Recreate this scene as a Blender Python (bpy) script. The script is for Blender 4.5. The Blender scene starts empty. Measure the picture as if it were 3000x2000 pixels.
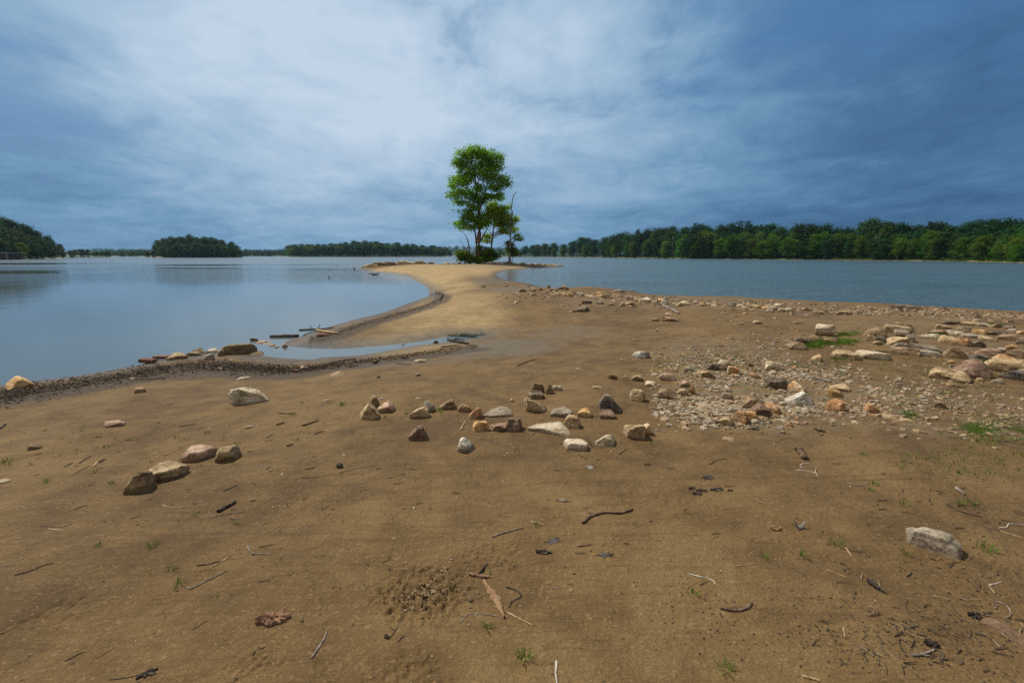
import bpy, math, random
import numpy as np
from mathutils import Vector, Matrix, noise as mnoise

# ------------------------------------------------------------------ camera, sky, sun, exposure
CAMZ = 2.0
F = 16.0 / 36.0 * 3000.0
HORIZON = 748.0
PITCH = math.atan((1000.0 - HORIZON) / F)
SUN_AZ, SUN_EL = math.radians(-52), math.radians(54)      # azimuth from +Y, negative to the left

sc = bpy.context.scene
COL = sc.collection
cam = bpy.data.objects.new('camera', bpy.data.cameras.new('camera'))
COL.objects.link(cam)
cam.data.lens = 16.0
cam.data.sensor_width = 36.0
cam.data.clip_start = 0.05
cam.data.clip_end = 12000
cam.location = (0, 0, CAMZ)
cam.rotation_euler = (math.pi / 2 - PITCH, 0, 0)
sc.camera = cam
sc.view_settings.view_transform = 'Standard'
sc.view_settings.look = 'None'
sc.view_settings.gamma = 1
sc.view_settings.exposure = 0.0
sc.cycles.use_denoising = False
sc.cycles.sample_clamp_direct = 3.0
sc.cycles.sample_clamp_indirect = 2.0
sc.cycles.max_bounces = 6
sc.cycles.transparent_max_bounces = 8

sund = bpy.data.lights.new('sun', 'SUN')
sund.energy = 4.7
sund.angle = math.radians(2.0)
sund.color = (1.0, 0.91, 0.78)
sun = bpy.data.objects.new('sun', sund)
COL.objects.link(sun)
S = Vector((math.sin(SUN_AZ) * math.cos(SUN_EL), math.cos(SUN_AZ) * math.cos(SUN_EL), math.sin(SUN_EL)))
sun.rotation_euler = S.to_track_quat('Z', 'Y').to_euler()
sun.location = (-20, 10, 40)


class NT:
    """small node-tree helper"""
    def __init__(s, tree):
        s.t = tree; s.n = tree.nodes; s.l = tree.links
    def node(s, kind, **kw):
        n = s.n.new(kind)
        for k, v in kw.items():
            setattr(n, k, v)
        return n
    def put(s, sock, v):
        if isinstance(v, bpy.types.NodeSocket):
            s.l.new(v, sock)
        elif v is not None:
            sock.default_value = v
    def math(s, op, a, b=None, clamp=False):
        n = s.node('ShaderNodeMath', operation=op, use_clamp=clamp)
        s.put(n.inputs[0], a); s.put(n.inputs[1], b)
        return n.outputs[0]
    def noise(s, vec, scale, detail=3, rough=0.5, dist=0.0):
        n = s.node('ShaderNodeTexNoise')
        s.put(n.inputs['Vector'], vec)
        n.inputs['Scale'].default_value = scale
        n.inputs['Detail'].default_value = detail
        n.inputs['Roughness'].default_value = rough
        n.inputs['Distortion'].default_value = dist
        return n.outputs['Fac']
    def ramp(s, fac, stops):
        n = s.node('ShaderNodeValToRGB')
        s.put(n.inputs[0], fac)
        e = n.color_ramp.elements
        while len(e) < len(stops):
            e.new(0.5)
        for i, (p, c) in enumerate(stops):
            e[i].position = p
            e[i].color = (c[0], c[1], c[2], 1) if not isinstance(c, (int, float)) else (c, c, c, 1)
        return n.outputs[0]
    def mix(s, fac, a, b, blend='MIX'):
        n = s.node('ShaderNodeMix', data_type='RGBA', blend_type=blend)
        s.put(n.inputs[0], fac); s.put(n.inputs[6], c4(a)); s.put(n.inputs[7], c4(b))
        return n.outputs[2]
    def maprange(s, v, a, b, c=0.0, d=1.0):
        n = s.node('ShaderNodeMapRange')
        s.put(n.inputs[0], v)
        for i, k in zip((1, 2, 3, 4), (a, b, c, d)):
            n.inputs[i].default_value = k
        return n.outputs[0]
    def mapping(s, vec, loc=(0, 0, 0), rot=(0, 0, 0), scale=(1, 1, 1)):
        n = s.node('ShaderNodeMapping')
        s.put(n.inputs[0], vec)
        n.inputs[1].default_value = loc; n.inputs[2].default_value = rot; n.inputs[3].default_value = scale
        return n.outputs[0]


def c4(c):
    if isinstance(c, (tuple, list)) and len(c) == 3:
        return (c[0], c[1], c[2], 1)
    return c


# world: Nishita sky behind a broken layer of stratus laid on a flat cloud deck
w = bpy.data.worlds.new('World')
sc.world = w
w.use_nodes = True
g = NT(w.node_tree)
g.n.clear()
sky = g.node('ShaderNodeTexSky', sky_type='NISHITA')
sky.sun_disc = False
sky.sun_elevation = SUN_EL
sky.sun_rotation = SUN_AZ
tc = g.node('ShaderNodeTexCoord')
sep = g.node('ShaderNodeSeparateXYZ')
g.put(sep.inputs[0], tc.outputs['Generated'])
zc = g.math('ADD', g.math('MAXIMUM', sep.outputs[2], 0.0), 0.20)
u = g.math('DIVIDE', sep.outputs[0], zc)
v = g.math('DIVIDE', sep.outputs[1], zc)
cmb = g.node('ShaderNodeCombineXYZ')
g.put(cmb.inputs[0], u); g.put(cmb.inputs[1], v)
deck = cmb.outputs[0]
warp = g.noise(g.mapping(deck, scale=(0.6, 0.6, 1)), 1.0, 3)
wv = g.node('ShaderNodeVectorMath', operation='ADD')
cmb2 = g.node('ShaderNodeCombineXYZ')
g.put(cmb2.inputs[0], g.math('MULTIPLY', warp, 0.9)); g.put(cmb2.inputs[1], g.math('MULTIPLY', warp, 0.7))
g.put(wv.inputs[0], deck); g.put(wv.inputs[1], cmb2.outputs[0])
deckw = wv.outputs[0]
n_big = g.noise(g.mapping(deckw, loc=(4.3, 2.9, 0), rot=(0, 0, math.radians(28)), scale=(0.70, 0.80, 1)), 1.0, 5, 0.5)
n_mid = g.noise(g.mapping(deckw, loc=(7.3, 2.2, 0), rot=(0, 0, math.radians(20)), scale=(2.1, 2.1, 1)), 1.0, 7, 0.6, 0.3)
n_fine = g.noise(g.mapping(deckw, loc=(1.3, 5.2, 0), rot=(0, 0, math.radians(35)), scale=(7.0, 5.0, 1)), 1.0, 6, 0.6, 0.3)
# thin bright part of the layer in the middle left, thick dull cloud to the right
def dirdot(az, el):
    a, e = math.radians(az), math.radians(el)
    n = g.node('ShaderNodeVectorMath', operation='DOT_PRODUCT')
    g.put(n.inputs[0], tc.outputs['Generated'])
    n.inputs[1].default_value = (math.sin(a) * math.cos(e), math.cos(a) * math.cos(e), math.sin(e))
    return n.outputs['Value']
glow = g.maprange(dirdot(-15, 21), 0.58, 1.0)
glow2 = g.math('POWER', glow, 1.3)
thick = g.math('ADD', g.math('MULTIPLY', n_big, 0.45), g.math('ADD', g.math('MULTIPLY', n_mid, 0.37), g.math('MULTIPLY', n_fine, 0.18)))
lum = g.math('ADD', g.math('MULTIPLY', glow2, 0.72), g.math('MULTIPLY', g.maprange(thick, 0.38, 0.62), 0.36))
low = g.maprange(sep.outputs[2], 0.0, 0.24)                       # dull band towards the horizon
lum = g.math('MULTIPLY', lum, g.math('ADD', 0.70, g.math('MULTIPLY', low, 0.30)))
cloudcol = g.ramp(lum, [(0.0, (0.030, 0.088, 0.200)), (0.25, (0.072, 0.178, 0.33)), (0.5, (0.165, 0.320, 0.505)), (0.78, (0.36, 0.51, 0.68)), (1.0, (0.54, 0.66, 0.80))])
cover = g.maprange(g.math('ADD', g.math('MULTIPLY', n_big, 0.6), g.math('MULTIPLY', n_mid, 0.4)), 0.37, 0.49)
low2 = g.maprange(sep.outputs[2], 0.10, 0.30)
gap = g.math('MULTIPLY', g.math('SUBTRACT', 1.0, cover), g.math('MULTIPLY', low2, 0.9))
blue = g.mix(0.65, g.mix(1.0, sky.outputs[0], (0.085, 0.085, 0.085), 'MULTIPLY'), (0.045, 0.19, 0.44))
rear = g.math('MAXIMUM', g.maprange(sep.outputs[1], 0.30, -0.35), g.maprange(sep.outputs[2], 0.60, 0.85))  # unseen sky behind and overhead, whitened to add fill on shaded stone fronts
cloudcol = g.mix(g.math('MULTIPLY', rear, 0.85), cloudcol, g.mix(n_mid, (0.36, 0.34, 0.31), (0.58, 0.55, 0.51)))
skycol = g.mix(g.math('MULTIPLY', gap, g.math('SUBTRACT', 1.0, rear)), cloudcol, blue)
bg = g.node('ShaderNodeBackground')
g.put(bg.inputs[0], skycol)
bg.inputs[1].default_value = 1.0
wo = g.node('ShaderNodeOutputWorld')
g.l.new(bg.outputs[0], wo.inputs[0])

# ------------------------------------------------------------------ helpers
rng = np.random.default_rng(7)
random.seed(7)


def ray(px, py):
    cx, cy = (px - 1500.0) / F, (1000.0 - py) / F
    c, s = math.cos(PITCH), math.sin(PITCH)
    return cx, c + cy * s, -s + cy * c            # world x, y, z per unit camera depth


def at_level(px, py, z=0.0):
    dx, dy, dz = ray(px, py)
    t = (z - CAMZ) / dz
    return dx * t, dy * t


def at_depth(px, py, Y):
    dx, dy, dz = ray(px, py)
    t = Y / dy
    return dx * t, Y, CAMZ + dz * t


# land outline of the beach and the spit (photo shoreline put on the lake level)
SH_L = [(0, 1130), (89, 1117), (178, 1107), (255, 1097), (338, 1081), (399, 1070), (462, 1057), (540, 1048), (600, 1042), (657, 1036), (745, 1033),
        (790, 1046), (839, 1050), (912, 1054), (944, 1046), (1046, 1042), (1078, 1037), (1142, 1026), (1206, 1014), (1270, 1006), (1330, 1001), (1390, 992), (1425, 981),
        (1390, 977), (1345, 981), (1265, 993), (1221, 1002), (1146, 1010), (1072, 1016), (998, 1022), (900, 1020), (846, 1015), (828, 1007),
        (845, 997), (880, 986), (920, 974), (945, 963), (1000, 947), (1045, 934), (1117, 918), (1160, 903), (1192, 889), (1226, 879), (1252, 869), (1260, 858), (1253, 845),
        (1243, 836), (1226, 828), (1213, 818), (1192, 808), (1152, 801), (1104, 797), (1077, 794), (1063, 789)]
SH_B = [(-24, 70), (-25, 78), (-21, 85), (-14, 88.5), (-9, 90), (0, 93), (6, 93), (9.5, 91), (10.6, 87)]
SH_R = [(1614, 783.5), (1546, 787), (1495, 791), (1461, 796), (1451, 803), (1458, 814), (1492, 823), (1546, 829), (1567, 836), (1614, 847), (1660, 843),
        (1758, 842), (1837, 850), (1908, 864), (2010, 869), (2078, 868), (2180, 873), (2300, 880), (2419, 886), (2538, 890), (2627, 893), (2746, 902), (2895, 909), (3000, 914)]
poly = [at_level(*p) for p in SH_L] + SH_B + [at_level(*p) for p in SH_R]
poly = [(-70, -12), (-26, 2.0), (-14, 5.2)] + poly + [(24, 14.5), (34, 12.5), (70, 8), (70, -70), (-70, -70)]
P = np.array(poly)
# round the traced corners a little with Chaikin passes
for _ in range(1):
    Q = np.empty((len(P) * 2, 2)); N_ = np.roll(P, -1, axis=0)
    Q[0::2] = P * 0.75 + N_ * 0.25; Q[1::2] = P * 0.25 + N_ * 0.75
    P = Q
PA, PB = P, np.roll(P, -1, axis=0)


def sdist(X, Y):
    '''signed distance for many points, in blocks'''
    X = np.atleast_1d(np.asarray(X, float)); Y = np.atleast_1d(np.asarray(Y, float))
    best = np.full(X.shape, 1e18); inside = np.zeros(X.shape, bool)
    for (ax, ay), (bx, by) in zip(PA, PB):
        ex, ey = bx - ax, by - ay
        t = np.clip(((X - ax) * ex + (Y - ay) * ey) / (ex * ex + ey * ey + 1e-12), 0, 1)
        d = (X - ax - t * ex) ** 2 + (Y - ay - t * ey) ** 2
        np.minimum(best, d, out=best)
        if by != ay:
            c = ((ay > Y) != (by > Y)) & (X < ex * (Y - ay) / ey + ax)
            inside ^= c
    return np.sqrt(best) * np.where(inside, 1, -1)


def smooth(a, b, x):
    t = np.clip((x - a) / (b - a), 0, 1)
    return t * t * (3 - 2 * t)


DIG = at_level(1235, 1700, 0.55)
# far shores: (px, distance, hill height) along each waterfront, depth of the land behind it
FAR = {
    'left_hill': ([(-500, 190, 20), (0, 222, 13), (60, 235, 10), (106, 250, 6), (178, 290, 1.5), (212, 330, 0)], 70, 400),
    'left_wood': ([(200, 450, 0.5), (330, 455, 1)], 30, 150),
    'mid_wood': ([(300, 720, 0), (340, 720, 1), (445, 720, 1)], 40, 200),
    'island': ([(424, 440, 0), (470, 425, 3), (520, 418, 5), (600, 418, 5), (680, 425, 3), (716, 440, 0)], 25, 65),
    'strip_wood': ([(690, 880, 0), (850, 880, 1)], 40, 200),
    'centre_wood': ([(832, 700, 0), (870, 650, 2), (1070, 640, 7), (1200, 650, 5), (1290, 670, 2), (1328, 700, 0)], 90, 300),
    'right_wood': ([(1440, 660, 0), (1500, 610, 1), (1600, 560, 1), (1808, 392, 2), (2017, 275, 2), (2300, 222, 2), (2538, 190, 2), (2776, 160, 2), (3000, 124, 2), (3500, 95, 3)], 30, 500),
    'far_ridge': ([(-600, 1700, 12), (300, 1700, 17), (450, 1750, 14), (800, 1700, 12), (1180, 1500, 16), (1300, 1500, 24), (1420, 1500, 21), (1600, 1500, 14), (3600, 1500, 8)], 220, 1200),
}


def far_front(name, px):
    pts, T, back = FAR[name]
    xs = [p[0] for p in pts]
    return np.interp(px, xs, [p[1] for p in pts]), np.interp(px, xs, [p[2] for p in pts])


def height(X, Y, dn=None):
    X = np.atleast_1d(np.asarray(X, float)); Y = np.atleast_1d(np.asarray(Y, float))
    d = np.full(X.shape, -60.0)
    near = (np.abs(X) < 75) & (Y < 110) & (Y > -75)
    if dn is not None:
        d = dn
    elif near.any():
        d[near] = sdist(X[near], Y[near])
    z = np.where(d >= 0, 0.6 * (1 - np.exp(-np.maximum(d, 0) / 5.0)), np.maximum(0.12 * d, -2.5))
    m = smooth(0.1, 2.5, d)
    z = z + m * (0.014 * np.sin(X * 1.7 + 1.3 * np.sin(Y * 0.9)) * np.sin(Y * 1.3 + 0.5) + 0.009 * np.sin(X * 4.1 + Y * 2.3 + 1.7) * np.sin(Y * 3.7 - X * 1.1)
                 + 0.022 * np.sin(X * 0.45 + 2.0) * np.sin(Y * 0.33 + 1.0))
    pxs = 1500 + X / np.maximum(Y, 1.0) * F / math.cos(PITCH)
    pxs = np.where(Y > 60, pxs, -1e6)
    for name, (pts, T, back) in FAR.items():
        fr, hh = far_front(name, pxs)
        a0, a1 = pts[0][0], pts[-1][0]
        t = Y - fr
        inside = (pxs >= a0) & (pxs <= a1)
        e = smooth(a0, a0 + 10, pxs) * (1 - smooth(a1 - 10, a1, pxs))
        zf = np.where(t > 0, (0.05 * np.minimum(t, 8) + 0.35 * smooth(0, 3, t) + hh * smooth(4, T, t)) * e * (1 - smooth(back * 0.7, back, t)), np.maximum(t * 0.12, -2.5))
        zf = np.where(t > back, -2.5, zf)
        z = np.where(inside & (zf > z), zf, z)
    return z


_AX, _AY = PA[:, 0].copy(), PA[:, 1].copy(); _BX, _BY = PB[:, 0].copy(), PB[:, 1].copy()
_EX, _EY = _BX - _AX, _BY - _AY
_EE = _EX ** 2 + _EY ** 2 + 1e-12


def sd1(x, y):
    '''signed distance to the shoreline of one point'''
    t = np.clip(((x - _AX) * _EX + (y - _AY) * _EY) / _EE, 0, 1)
    d = math.sqrt(((x - _AX - t * _EX) ** 2 + (y - _AY - t * _EY) ** 2).min())
    cr = (_AY > y) != (_BY > y)
    n = int((x < (_EX[cr] * (y - _AY[cr]) / _EY[cr] + _AX[cr])).sum())
    return d if n % 2 else -d


def hz(x, y):
    x = float(x); y = float(y)
    if abs(x) >= 75 or y >= 110 or y <= -75:
        return float(height(x, y)[0])
    d = sd1(x, y)
    z = 0.6 * (1 - math.exp(-d / 5.0)) if d >= 0 else max(0.12 * d, -2.5)
    t = min(max((d - 0.1) / 2.4, 0), 1); m = t * t * (3 - 2 * t); s_ = math.sin
    return z + m * (0.014 * s_(x * 1.7 + 1.3 * s_(y * 0.9)) * s_(y * 1.3 + 0.5) + 0.009 * s_(x * 4.1 + y * 2.3 + 1.7) * s_(y * 3.7 - x * 1.1)
                    + 0.022 * s_(x * 0.45 + 2.0) * s_(y * 0.33 + 1.0))


def ground_at(px, py):
    """point of the beach that the photo shows at a pixel"""
    dx, dy, dz = ray(px, py)
    z = 0.5
    if py < 835:                              # grazing view: walk along the ray to the first hit (or the nearest miss)
        t = 18.0; best = (9e9, 18.0); land = (9e9, None)
        while t < 115:
            gap = CAMZ + dz * t - max(hz(dx * t, dy * t), -0.02)
            sdv = sd1(dx * t, dy * t)
            if sdv > 1.5 and gap < land[0]: land = (gap, t)
            if sdv > -0.3 or gap < 0:
                if gap < best[0]: best = (gap, t)
            if gap <= 0: break
            t *= 1.006
        t = best[1]
        if land[1] is not None and land[0] < 0.35: t = land[1]
        return dx * t, dy * t, max(hz(dx * t, dy * t), -0.02), t
    for _ in range(14):
        t = (z - CAMZ) / dz
        z = 0.5 * z + 0.5 * max(hz(dx * t, dy * t), -0.02)
    t = (z - CAMZ) / dz
    return dx * t, dy * t, z, t           # t: camera depth, metres per source pixel = t / F


# bookkeeping ---------------------------------------------------
def tag(o, label=None, cat=None, group=None, kind=None):
    if label: o['label'] = label
    if cat: o['category'] = cat
    if group: o['group'] = group
    if kind: o['kind'] = kind
    return o


def link(o, parent=None):
    COL.objects.link(o)
    if parent is not None:
        o.parent = parent
    return o


def empty(name, loc, rz=0.0):
    o = bpy.data.objects.new(name, None)
    o.empty_display_size = 0.2
    o.location = loc; o.rotation_euler = (0, 0, rz)
    return link(o)


def mesh_obj(name, V, Fc, mat, parent=None, smooth_shade=False, sharp=None):
    me = bpy.data.meshes.new(name)
    V = np.asarray(V, dtype=np.float32)
    if isinstance(Fc, np.ndarray):
        k = Fc.shape[1]
        me.vertices.add(len(V)); me.vertices.foreach_set('co', V.ravel())
        me.loops.add(Fc.size); me.loops.foreach_set('vertex_index', Fc.ravel().astype(np.int32))
        me.polygons.add(len(Fc)); me.polygons.foreach_set('loop_start', np.arange(0, Fc.size, k, dtype=np.int32))
        try:
            me.polygons.foreach_set('loop_total', np.full(len(Fc), k, dtype=np.int32))
        except Exception:
            pass
        me.update(calc_edges=True); me.validate()
    else:
        me.from_pydata([tuple(map(float, q)) for q in V], [], Fc); me.update()
    me.polygons.foreach_set('use_smooth', np.full(len(me.polygons), bool(smooth_shade)))
    if smooth_shade and sharp:
        me.set_sharp_from_angle(angle=math.radians(sharp))
    for m in (mat if isinstance(mat, (list, tuple)) else [mat]):
        me.materials.append(m)
    o = bpy.data.objects.new(name, me)
    return link(o, parent)


class Geo:
    """collects triangles / quads as one mesh"""
    def __init__(s): s.V = []; s.F = []; s.n = 0
    def add(s, V, Fc):
        V = np.asarray(V, float); s.V.append(V)
        s.F += [tuple(int(i) + s.n for i in f) for f in Fc]
        s.n += len(V)
    def build(s, name, mat, parent=None, smooth_shade=False, sharp=None):
        return mesh_obj(name, np.concatenate(s.V), s.F, mat, parent, smooth_shade, sharp)


def tube(pts, radii, sides=7, wob=0.0, seed=0, flat=1.0):
    """tapered limb along a polyline, closed at both ends"""
    pts = [Vector(p) for p in pts]
    r_ = random.Random(seed)
    V = []; Fc = []
    n = len(pts)
    for i, p in enumerate(pts):
        d = (pts[min(i + 1, n - 1)] - pts[max(i - 1, 0)]).normalized()
        a = d.cross(Vector((0, 0, 1)))
        if a.length < 0.05: a = d.cross(Vector((0, 1, 0)))
        a.normalize(); b = a.cross(d).normalized()
        for k in range(sides):
            th = 2 * math.pi * k / sides
            rr = radii[i] * (1 + wob * (r_.random() - 0.5) * 2)
            V.append(p + (a * math.cos(th) + b * math.sin(th) * flat) * rr)
    for i in range(n - 1):
        for k in range(sides):
            k2 = (k + 1) % sides
            Fc.append((i * sides + k, i * sides + k2, (i + 1) * sides + k2, (i + 1) * sides + k))
    Fc.append(tuple(range(sides - 1, -1, -1)))
    Fc.append(tuple((n - 1) * sides + k for k in range(sides)))
    return [tuple(q) for q in V], Fc


def resample(pts, n):
    pts = [np.array(p, float) for p in pts]
    if len(pts) == 2:
        pts = [pts[0], (pts[0] + pts[1]) / 2, pts[1]]
    P_ = [2 * pts[0] - pts[1]] + pts + [2 * pts[-1] - pts[-2]]
    out = []
    m = len(pts) - 1
    for i in range(n):
        s = i / (n - 1) * m
        k = min(int(s), m - 1); t = s - k
        p0, p1, p2, p3 = P_[k], P_[k + 1], P_[k + 2], P_[k + 3]
        out.append(0.5 * ((2 * p1) + (-p0 + p2) * t + (2 * p0 - 5 * p1 + 4 * p2 - p3) * t * t + (-p0 + 3 * p1 - 3 * p2 + p3) * t ** 3))
    return out


# ------------------------------------------------------------------ materials
def new_mat(name):
    m = bpy.data.materials.new(name)
    m.use_nodes = True
    g = NT(m.node_tree)
    g.n.clear()
    out = g.node('ShaderNodeOutputMaterial')
    b = g.node('ShaderNodeBsdfPrincipled')
    g.l.new(b.outputs[0], out.inputs[0])
    return m, g, b, out


def bump(g, b, h, strength, dist):
    n = g.node('ShaderNodeBump')
    n.inputs['Strength'].default_value = strength
    n.inputs['Distance'].default_value = dist
    g.put(n.inputs['Height'], h)
    g.l.new(n.outputs[0], b.inputs['Normal'])


def rock_mat(name, dark, mid, light, strata=0.35, blot=None, wet=0.0):
    m, g, b, out = new_mat(name)
    tc = g.node('ShaderNodeTexCoord'); oi = g.node('ShaderNodeObjectInfo')
    off = g.node('ShaderNodeVectorMath', operation='ADD')
    cc = g.node('ShaderNodeCombineXYZ')
    rr = g.math('MULTIPLY', oi.outputs['Random'], 37.0)
    g.put(cc.inputs[0], rr); g.put(cc.inputs[1], rr); g.put(cc.inputs[2], rr)
    g.put(off.inputs[0], tc.outputs['Object']); g.put(off.inputs[1], cc.outputs[0])
    vec = off.outputs[0]
    n1 = g.noise(vec, 9, 5, 0.6, 0.4)
    n2 = g.noise(vec, 48, 5, 0.65)
    n3 = g.noise(vec, 170, 3, 0.6)
    st = g.noise(g.mapping(vec, rot=(0.25, 0.2, 0.3), scale=(3, 3, 42)), 1.0, 4, 0.6, 0.6)
    mixv = g.math('ADD', g.math('MULTIPLY', n1, 0.62 - strata * 0.5), g.math('ADD', g.math('MULTIPLY', n2, 0.38), g.math('MULTIPLY', st, strata * 0.5)))
    col = g.ramp(mixv, [(0.41, dark), (0.49, mid), (0.57, light)])
    if blot:
        bl = g.maprange(g.noise(vec, 6, 4, 0.6, 0.8), 0.50, 0.60)
        col = g.mix(bl, col, blot)
    # dark grains and pits
    col = g.mix(g.maprange(n3, 0.62, 0.72, 0, 0.5), col, tuple(c * 0.35 for c in dark))
    # soil sticking to the foot of the stone
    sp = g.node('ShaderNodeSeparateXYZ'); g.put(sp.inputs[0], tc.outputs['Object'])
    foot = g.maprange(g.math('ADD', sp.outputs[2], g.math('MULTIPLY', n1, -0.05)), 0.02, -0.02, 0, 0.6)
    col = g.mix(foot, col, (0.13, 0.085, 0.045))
    br = g.maprange(oi.outputs['Random'], 0, 1, 0.82, 1.18)
    hsv = g.node('ShaderNodeHueSaturation'); g.put(hsv.inputs['Color'], col); g.put(hsv.inputs['Value'], br)
    g.put(b.inputs['Base Color'], hsv.outputs[0])
    b.inputs['Roughness'].default_value = 0.85 - 0.4 * wet
    b.inputs['Specular IOR Level'].default_value = 0.25
    h = g.math('ADD', g.math('MULTIPLY', n2, 0.6), g.math('ADD', g.math('MULTIPLY', st, 0.9 * strata), g.math('MULTIPLY', n3, 0.25)))
    bump(g, b, h, 0.75, 0.012)
    return m


RM = {
    'tan': rock_mat('rock_tan', (0.13, 0.080, 0.038), (0.31, 0.215, 0.115), (0.50, 0.39, 0.235)),
    'pale': rock_mat('rock_pale', (0.21, 0.155, 0.09), (0.42, 0.345, 0.23), (0.60, 0.53, 0.40), 0.3),
    'white': rock_mat('rock_white', (0.22, 0.19, 0.145), (0.46, 0.42, 0.34), (0.66, 0.62, 0.54), 0.15, (0.22, 0.19, 0.15)),
    'brown': rock_mat('rock_brown', (0.070, 0.043, 0.022), (0.17, 0.112, 0.060), (0.34, 0.25, 0.15), 0.5),
    'dark': rock_mat('rock_dark', (0.035, 0.026, 0.018), (0.105, 0.078, 0.052), (0.24, 0.185, 0.13), 0.5),
    'char': rock_mat('rock_charcoal', (0.03, 0.028, 0.027), (0.095, 0.088, 0.082), (0.20, 0.175, 0.145), 0.5, (0.33, 0.235, 0.13)),
    'grey': rock_mat('rock_grey', (0.11, 0.088, 0.060), (0.24, 0.20, 0.145), (0.40, 0.345, 0.265), 0.5),
    'rust': rock_mat('rock_rust', (0.16, 0.070, 0.025), (0.34, 0.175, 0.075), (0.52, 0.34, 0.19), 0.2, (0.30, 0.20, 0.11)),
    'orange': rock_mat('rock_orange', (0.20, 0.100, 0.035), (0.43, 0.25, 0.10), (0.60, 0.43, 0.23), 0.2),
    'pink': rock_mat('rock_pink', (0.15, 0.085, 0.052), (0.34, 0.225, 0.15), (0.52, 0.39, 0.28), 0.25),
    'purple': rock_mat('rock_purple', (0.055, 0.030, 0.020), (0.14, 0.085, 0.056), (0.29, 0.20, 0.135), 0.6),
    'olive': rock_mat('rock_olive', (0.07, 0.048, 0.024), (0.17, 0.122, 0.062), (0.33, 0.255, 0.145), 0.7),
    'white_orange': rock_mat('rock_white_orange', (0.35, 0.19, 0.08), (0.54, 0.39, 0.23), (0.68, 0.58, 0.44), 0.1, (0.42, 0.19, 0.05)),
    'brick': rock_mat('brick_red', (0.08, 0.026, 0.018), (0.145, 0.048, 0.033), (0.22, 0.09, 0.065), 0.1),
}


def wood_mat(name, a, b_, c):
    m, g, b, out = new_mat(name)
    tc = g.node('ShaderNodeTexCoord')
    n1 = g.noise(tc.outputs['Object'], 30, 4, 0.6)
    n2 = g.noise(tc.outputs['Object'], 160, 3, 0.6)
    col = g.ramp(g.math('ADD', g.math('MULTIPLY', n1, 0.6), g.math('MULTIPLY', n2, 0.4)), [(0.36, a), (0.5, b_), (0.64, c)])
    g.put(b.inputs['Base Color'], col)
    b.inputs['Roughness'].default_value = 0.85
    b.inputs['Specular IOR Level'].default_value = 0.2
    bump(g, b, n2, 0.6, 0.003)
    return m


WM = {
    'grey': wood_mat('wood_grey', (0.07, 0.06, 0.05), (0.19, 0.165, 0.14), (0.34, 0.31, 0.27)),
    'brown': wood_mat('wood_brown', (0.04, 0.025, 0.015), (0.12, 0.08, 0.05), (0.24, 0.18, 0.125)),
    'dark': wood_mat('wood_dark', (0.018, 0.014, 0.012), (0.048, 0.038, 0.030), (0.11, 0.09, 0.075)),
    'tan': wood_mat('wood_tan', (0.20, 0.12, 0.055), (0.37, 0.26, 0.14), (0.52, 0.40, 0.25)),
    'pale': wood_mat('wood_pale', (0.30, 0.25, 0.19), (0.46, 0.42, 0.35), (0.60, 0.56, 0.50)),
    'red': wood_mat('bark_red', (0.10, 0.05, 0.03), (0.21, 0.12, 0.075), (0.36, 0.23, 0.15)),
}


def leaf_mat(name, a, b_, c, trans=0.35, vary=0.25):
    m, g, b, out = new_mat(name)
    geo = g.node('ShaderNodeNewGeometry'); oi = g.node('ShaderNodeObjectInfo'); tc = g.node('ShaderNodeTexCoord')
    n = g.noise(tc.outputs['Object'], 0.9, 3, 0.6)
    f = g.math('ADD', g.math('MULTIPLY', geo.outputs['Random Per Island'], 0.40), g.math('MULTIPLY', n, 0.60))
    col = g.ramp(f, [(0.2, a), (0.5, b_), (0.8, c)])
    hsv = g.node('ShaderNodeHueSaturation'); g.put(hsv.inputs['Color'], col)
    g.put(hsv.inputs['Hue'], g.maprange(oi.outputs['Random'], 0, 1, 0.5 - 0.03 * vary / 0.25, 0.5 + 0.025 * vary / 0.25))
    r2 = g.math('FRACT', g.math('MULTIPLY', oi.outputs['Random'], 17.13))
    g.put(hsv.inputs['Value'], g.maprange(r2, 0, 1, 1 - vary, 1 + vary))
    g.put(b.inputs['Base Color'], hsv.outputs[0])
    b.inputs['Roughness'].default_value = 0.65
    b.inputs['Specular IOR Level'].default_value = 0.08
    tr = g.node('ShaderNodeBsdfTranslucent')
    g.put(tr.inputs[0], g.mix(1.0, hsv.outputs[0], (1.3, 1.5, 0.5), 'MULTIPLY'))
    mx = g.node('ShaderNodeMixShader'); mx.inputs[0].default_value = trans
    g.l.new(b.outputs[0], mx.inputs[1]); g.l.new(tr.outputs[0], mx.inputs[2]); g.l.new(mx.outputs[0], out.inputs[0])
    return m


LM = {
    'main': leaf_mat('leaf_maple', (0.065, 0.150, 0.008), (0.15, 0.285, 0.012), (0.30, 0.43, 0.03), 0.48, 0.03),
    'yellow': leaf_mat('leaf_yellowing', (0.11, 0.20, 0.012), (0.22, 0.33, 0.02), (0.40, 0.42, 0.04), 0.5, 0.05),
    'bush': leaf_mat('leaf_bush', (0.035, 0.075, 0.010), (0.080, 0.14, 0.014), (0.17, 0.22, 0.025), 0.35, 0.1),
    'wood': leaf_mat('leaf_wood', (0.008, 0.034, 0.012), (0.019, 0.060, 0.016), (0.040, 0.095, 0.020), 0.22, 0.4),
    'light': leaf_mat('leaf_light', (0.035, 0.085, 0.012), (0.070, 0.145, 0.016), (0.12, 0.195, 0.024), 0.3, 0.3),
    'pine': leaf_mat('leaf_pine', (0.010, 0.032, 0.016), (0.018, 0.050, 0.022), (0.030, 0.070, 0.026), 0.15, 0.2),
    'grass': leaf_mat('leaf_grass', (0.05, 0.095, 0.014), (0.085, 0.155, 0.02), (0.15, 0.21, 0.04), 0.3, 0.05),
}

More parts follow.
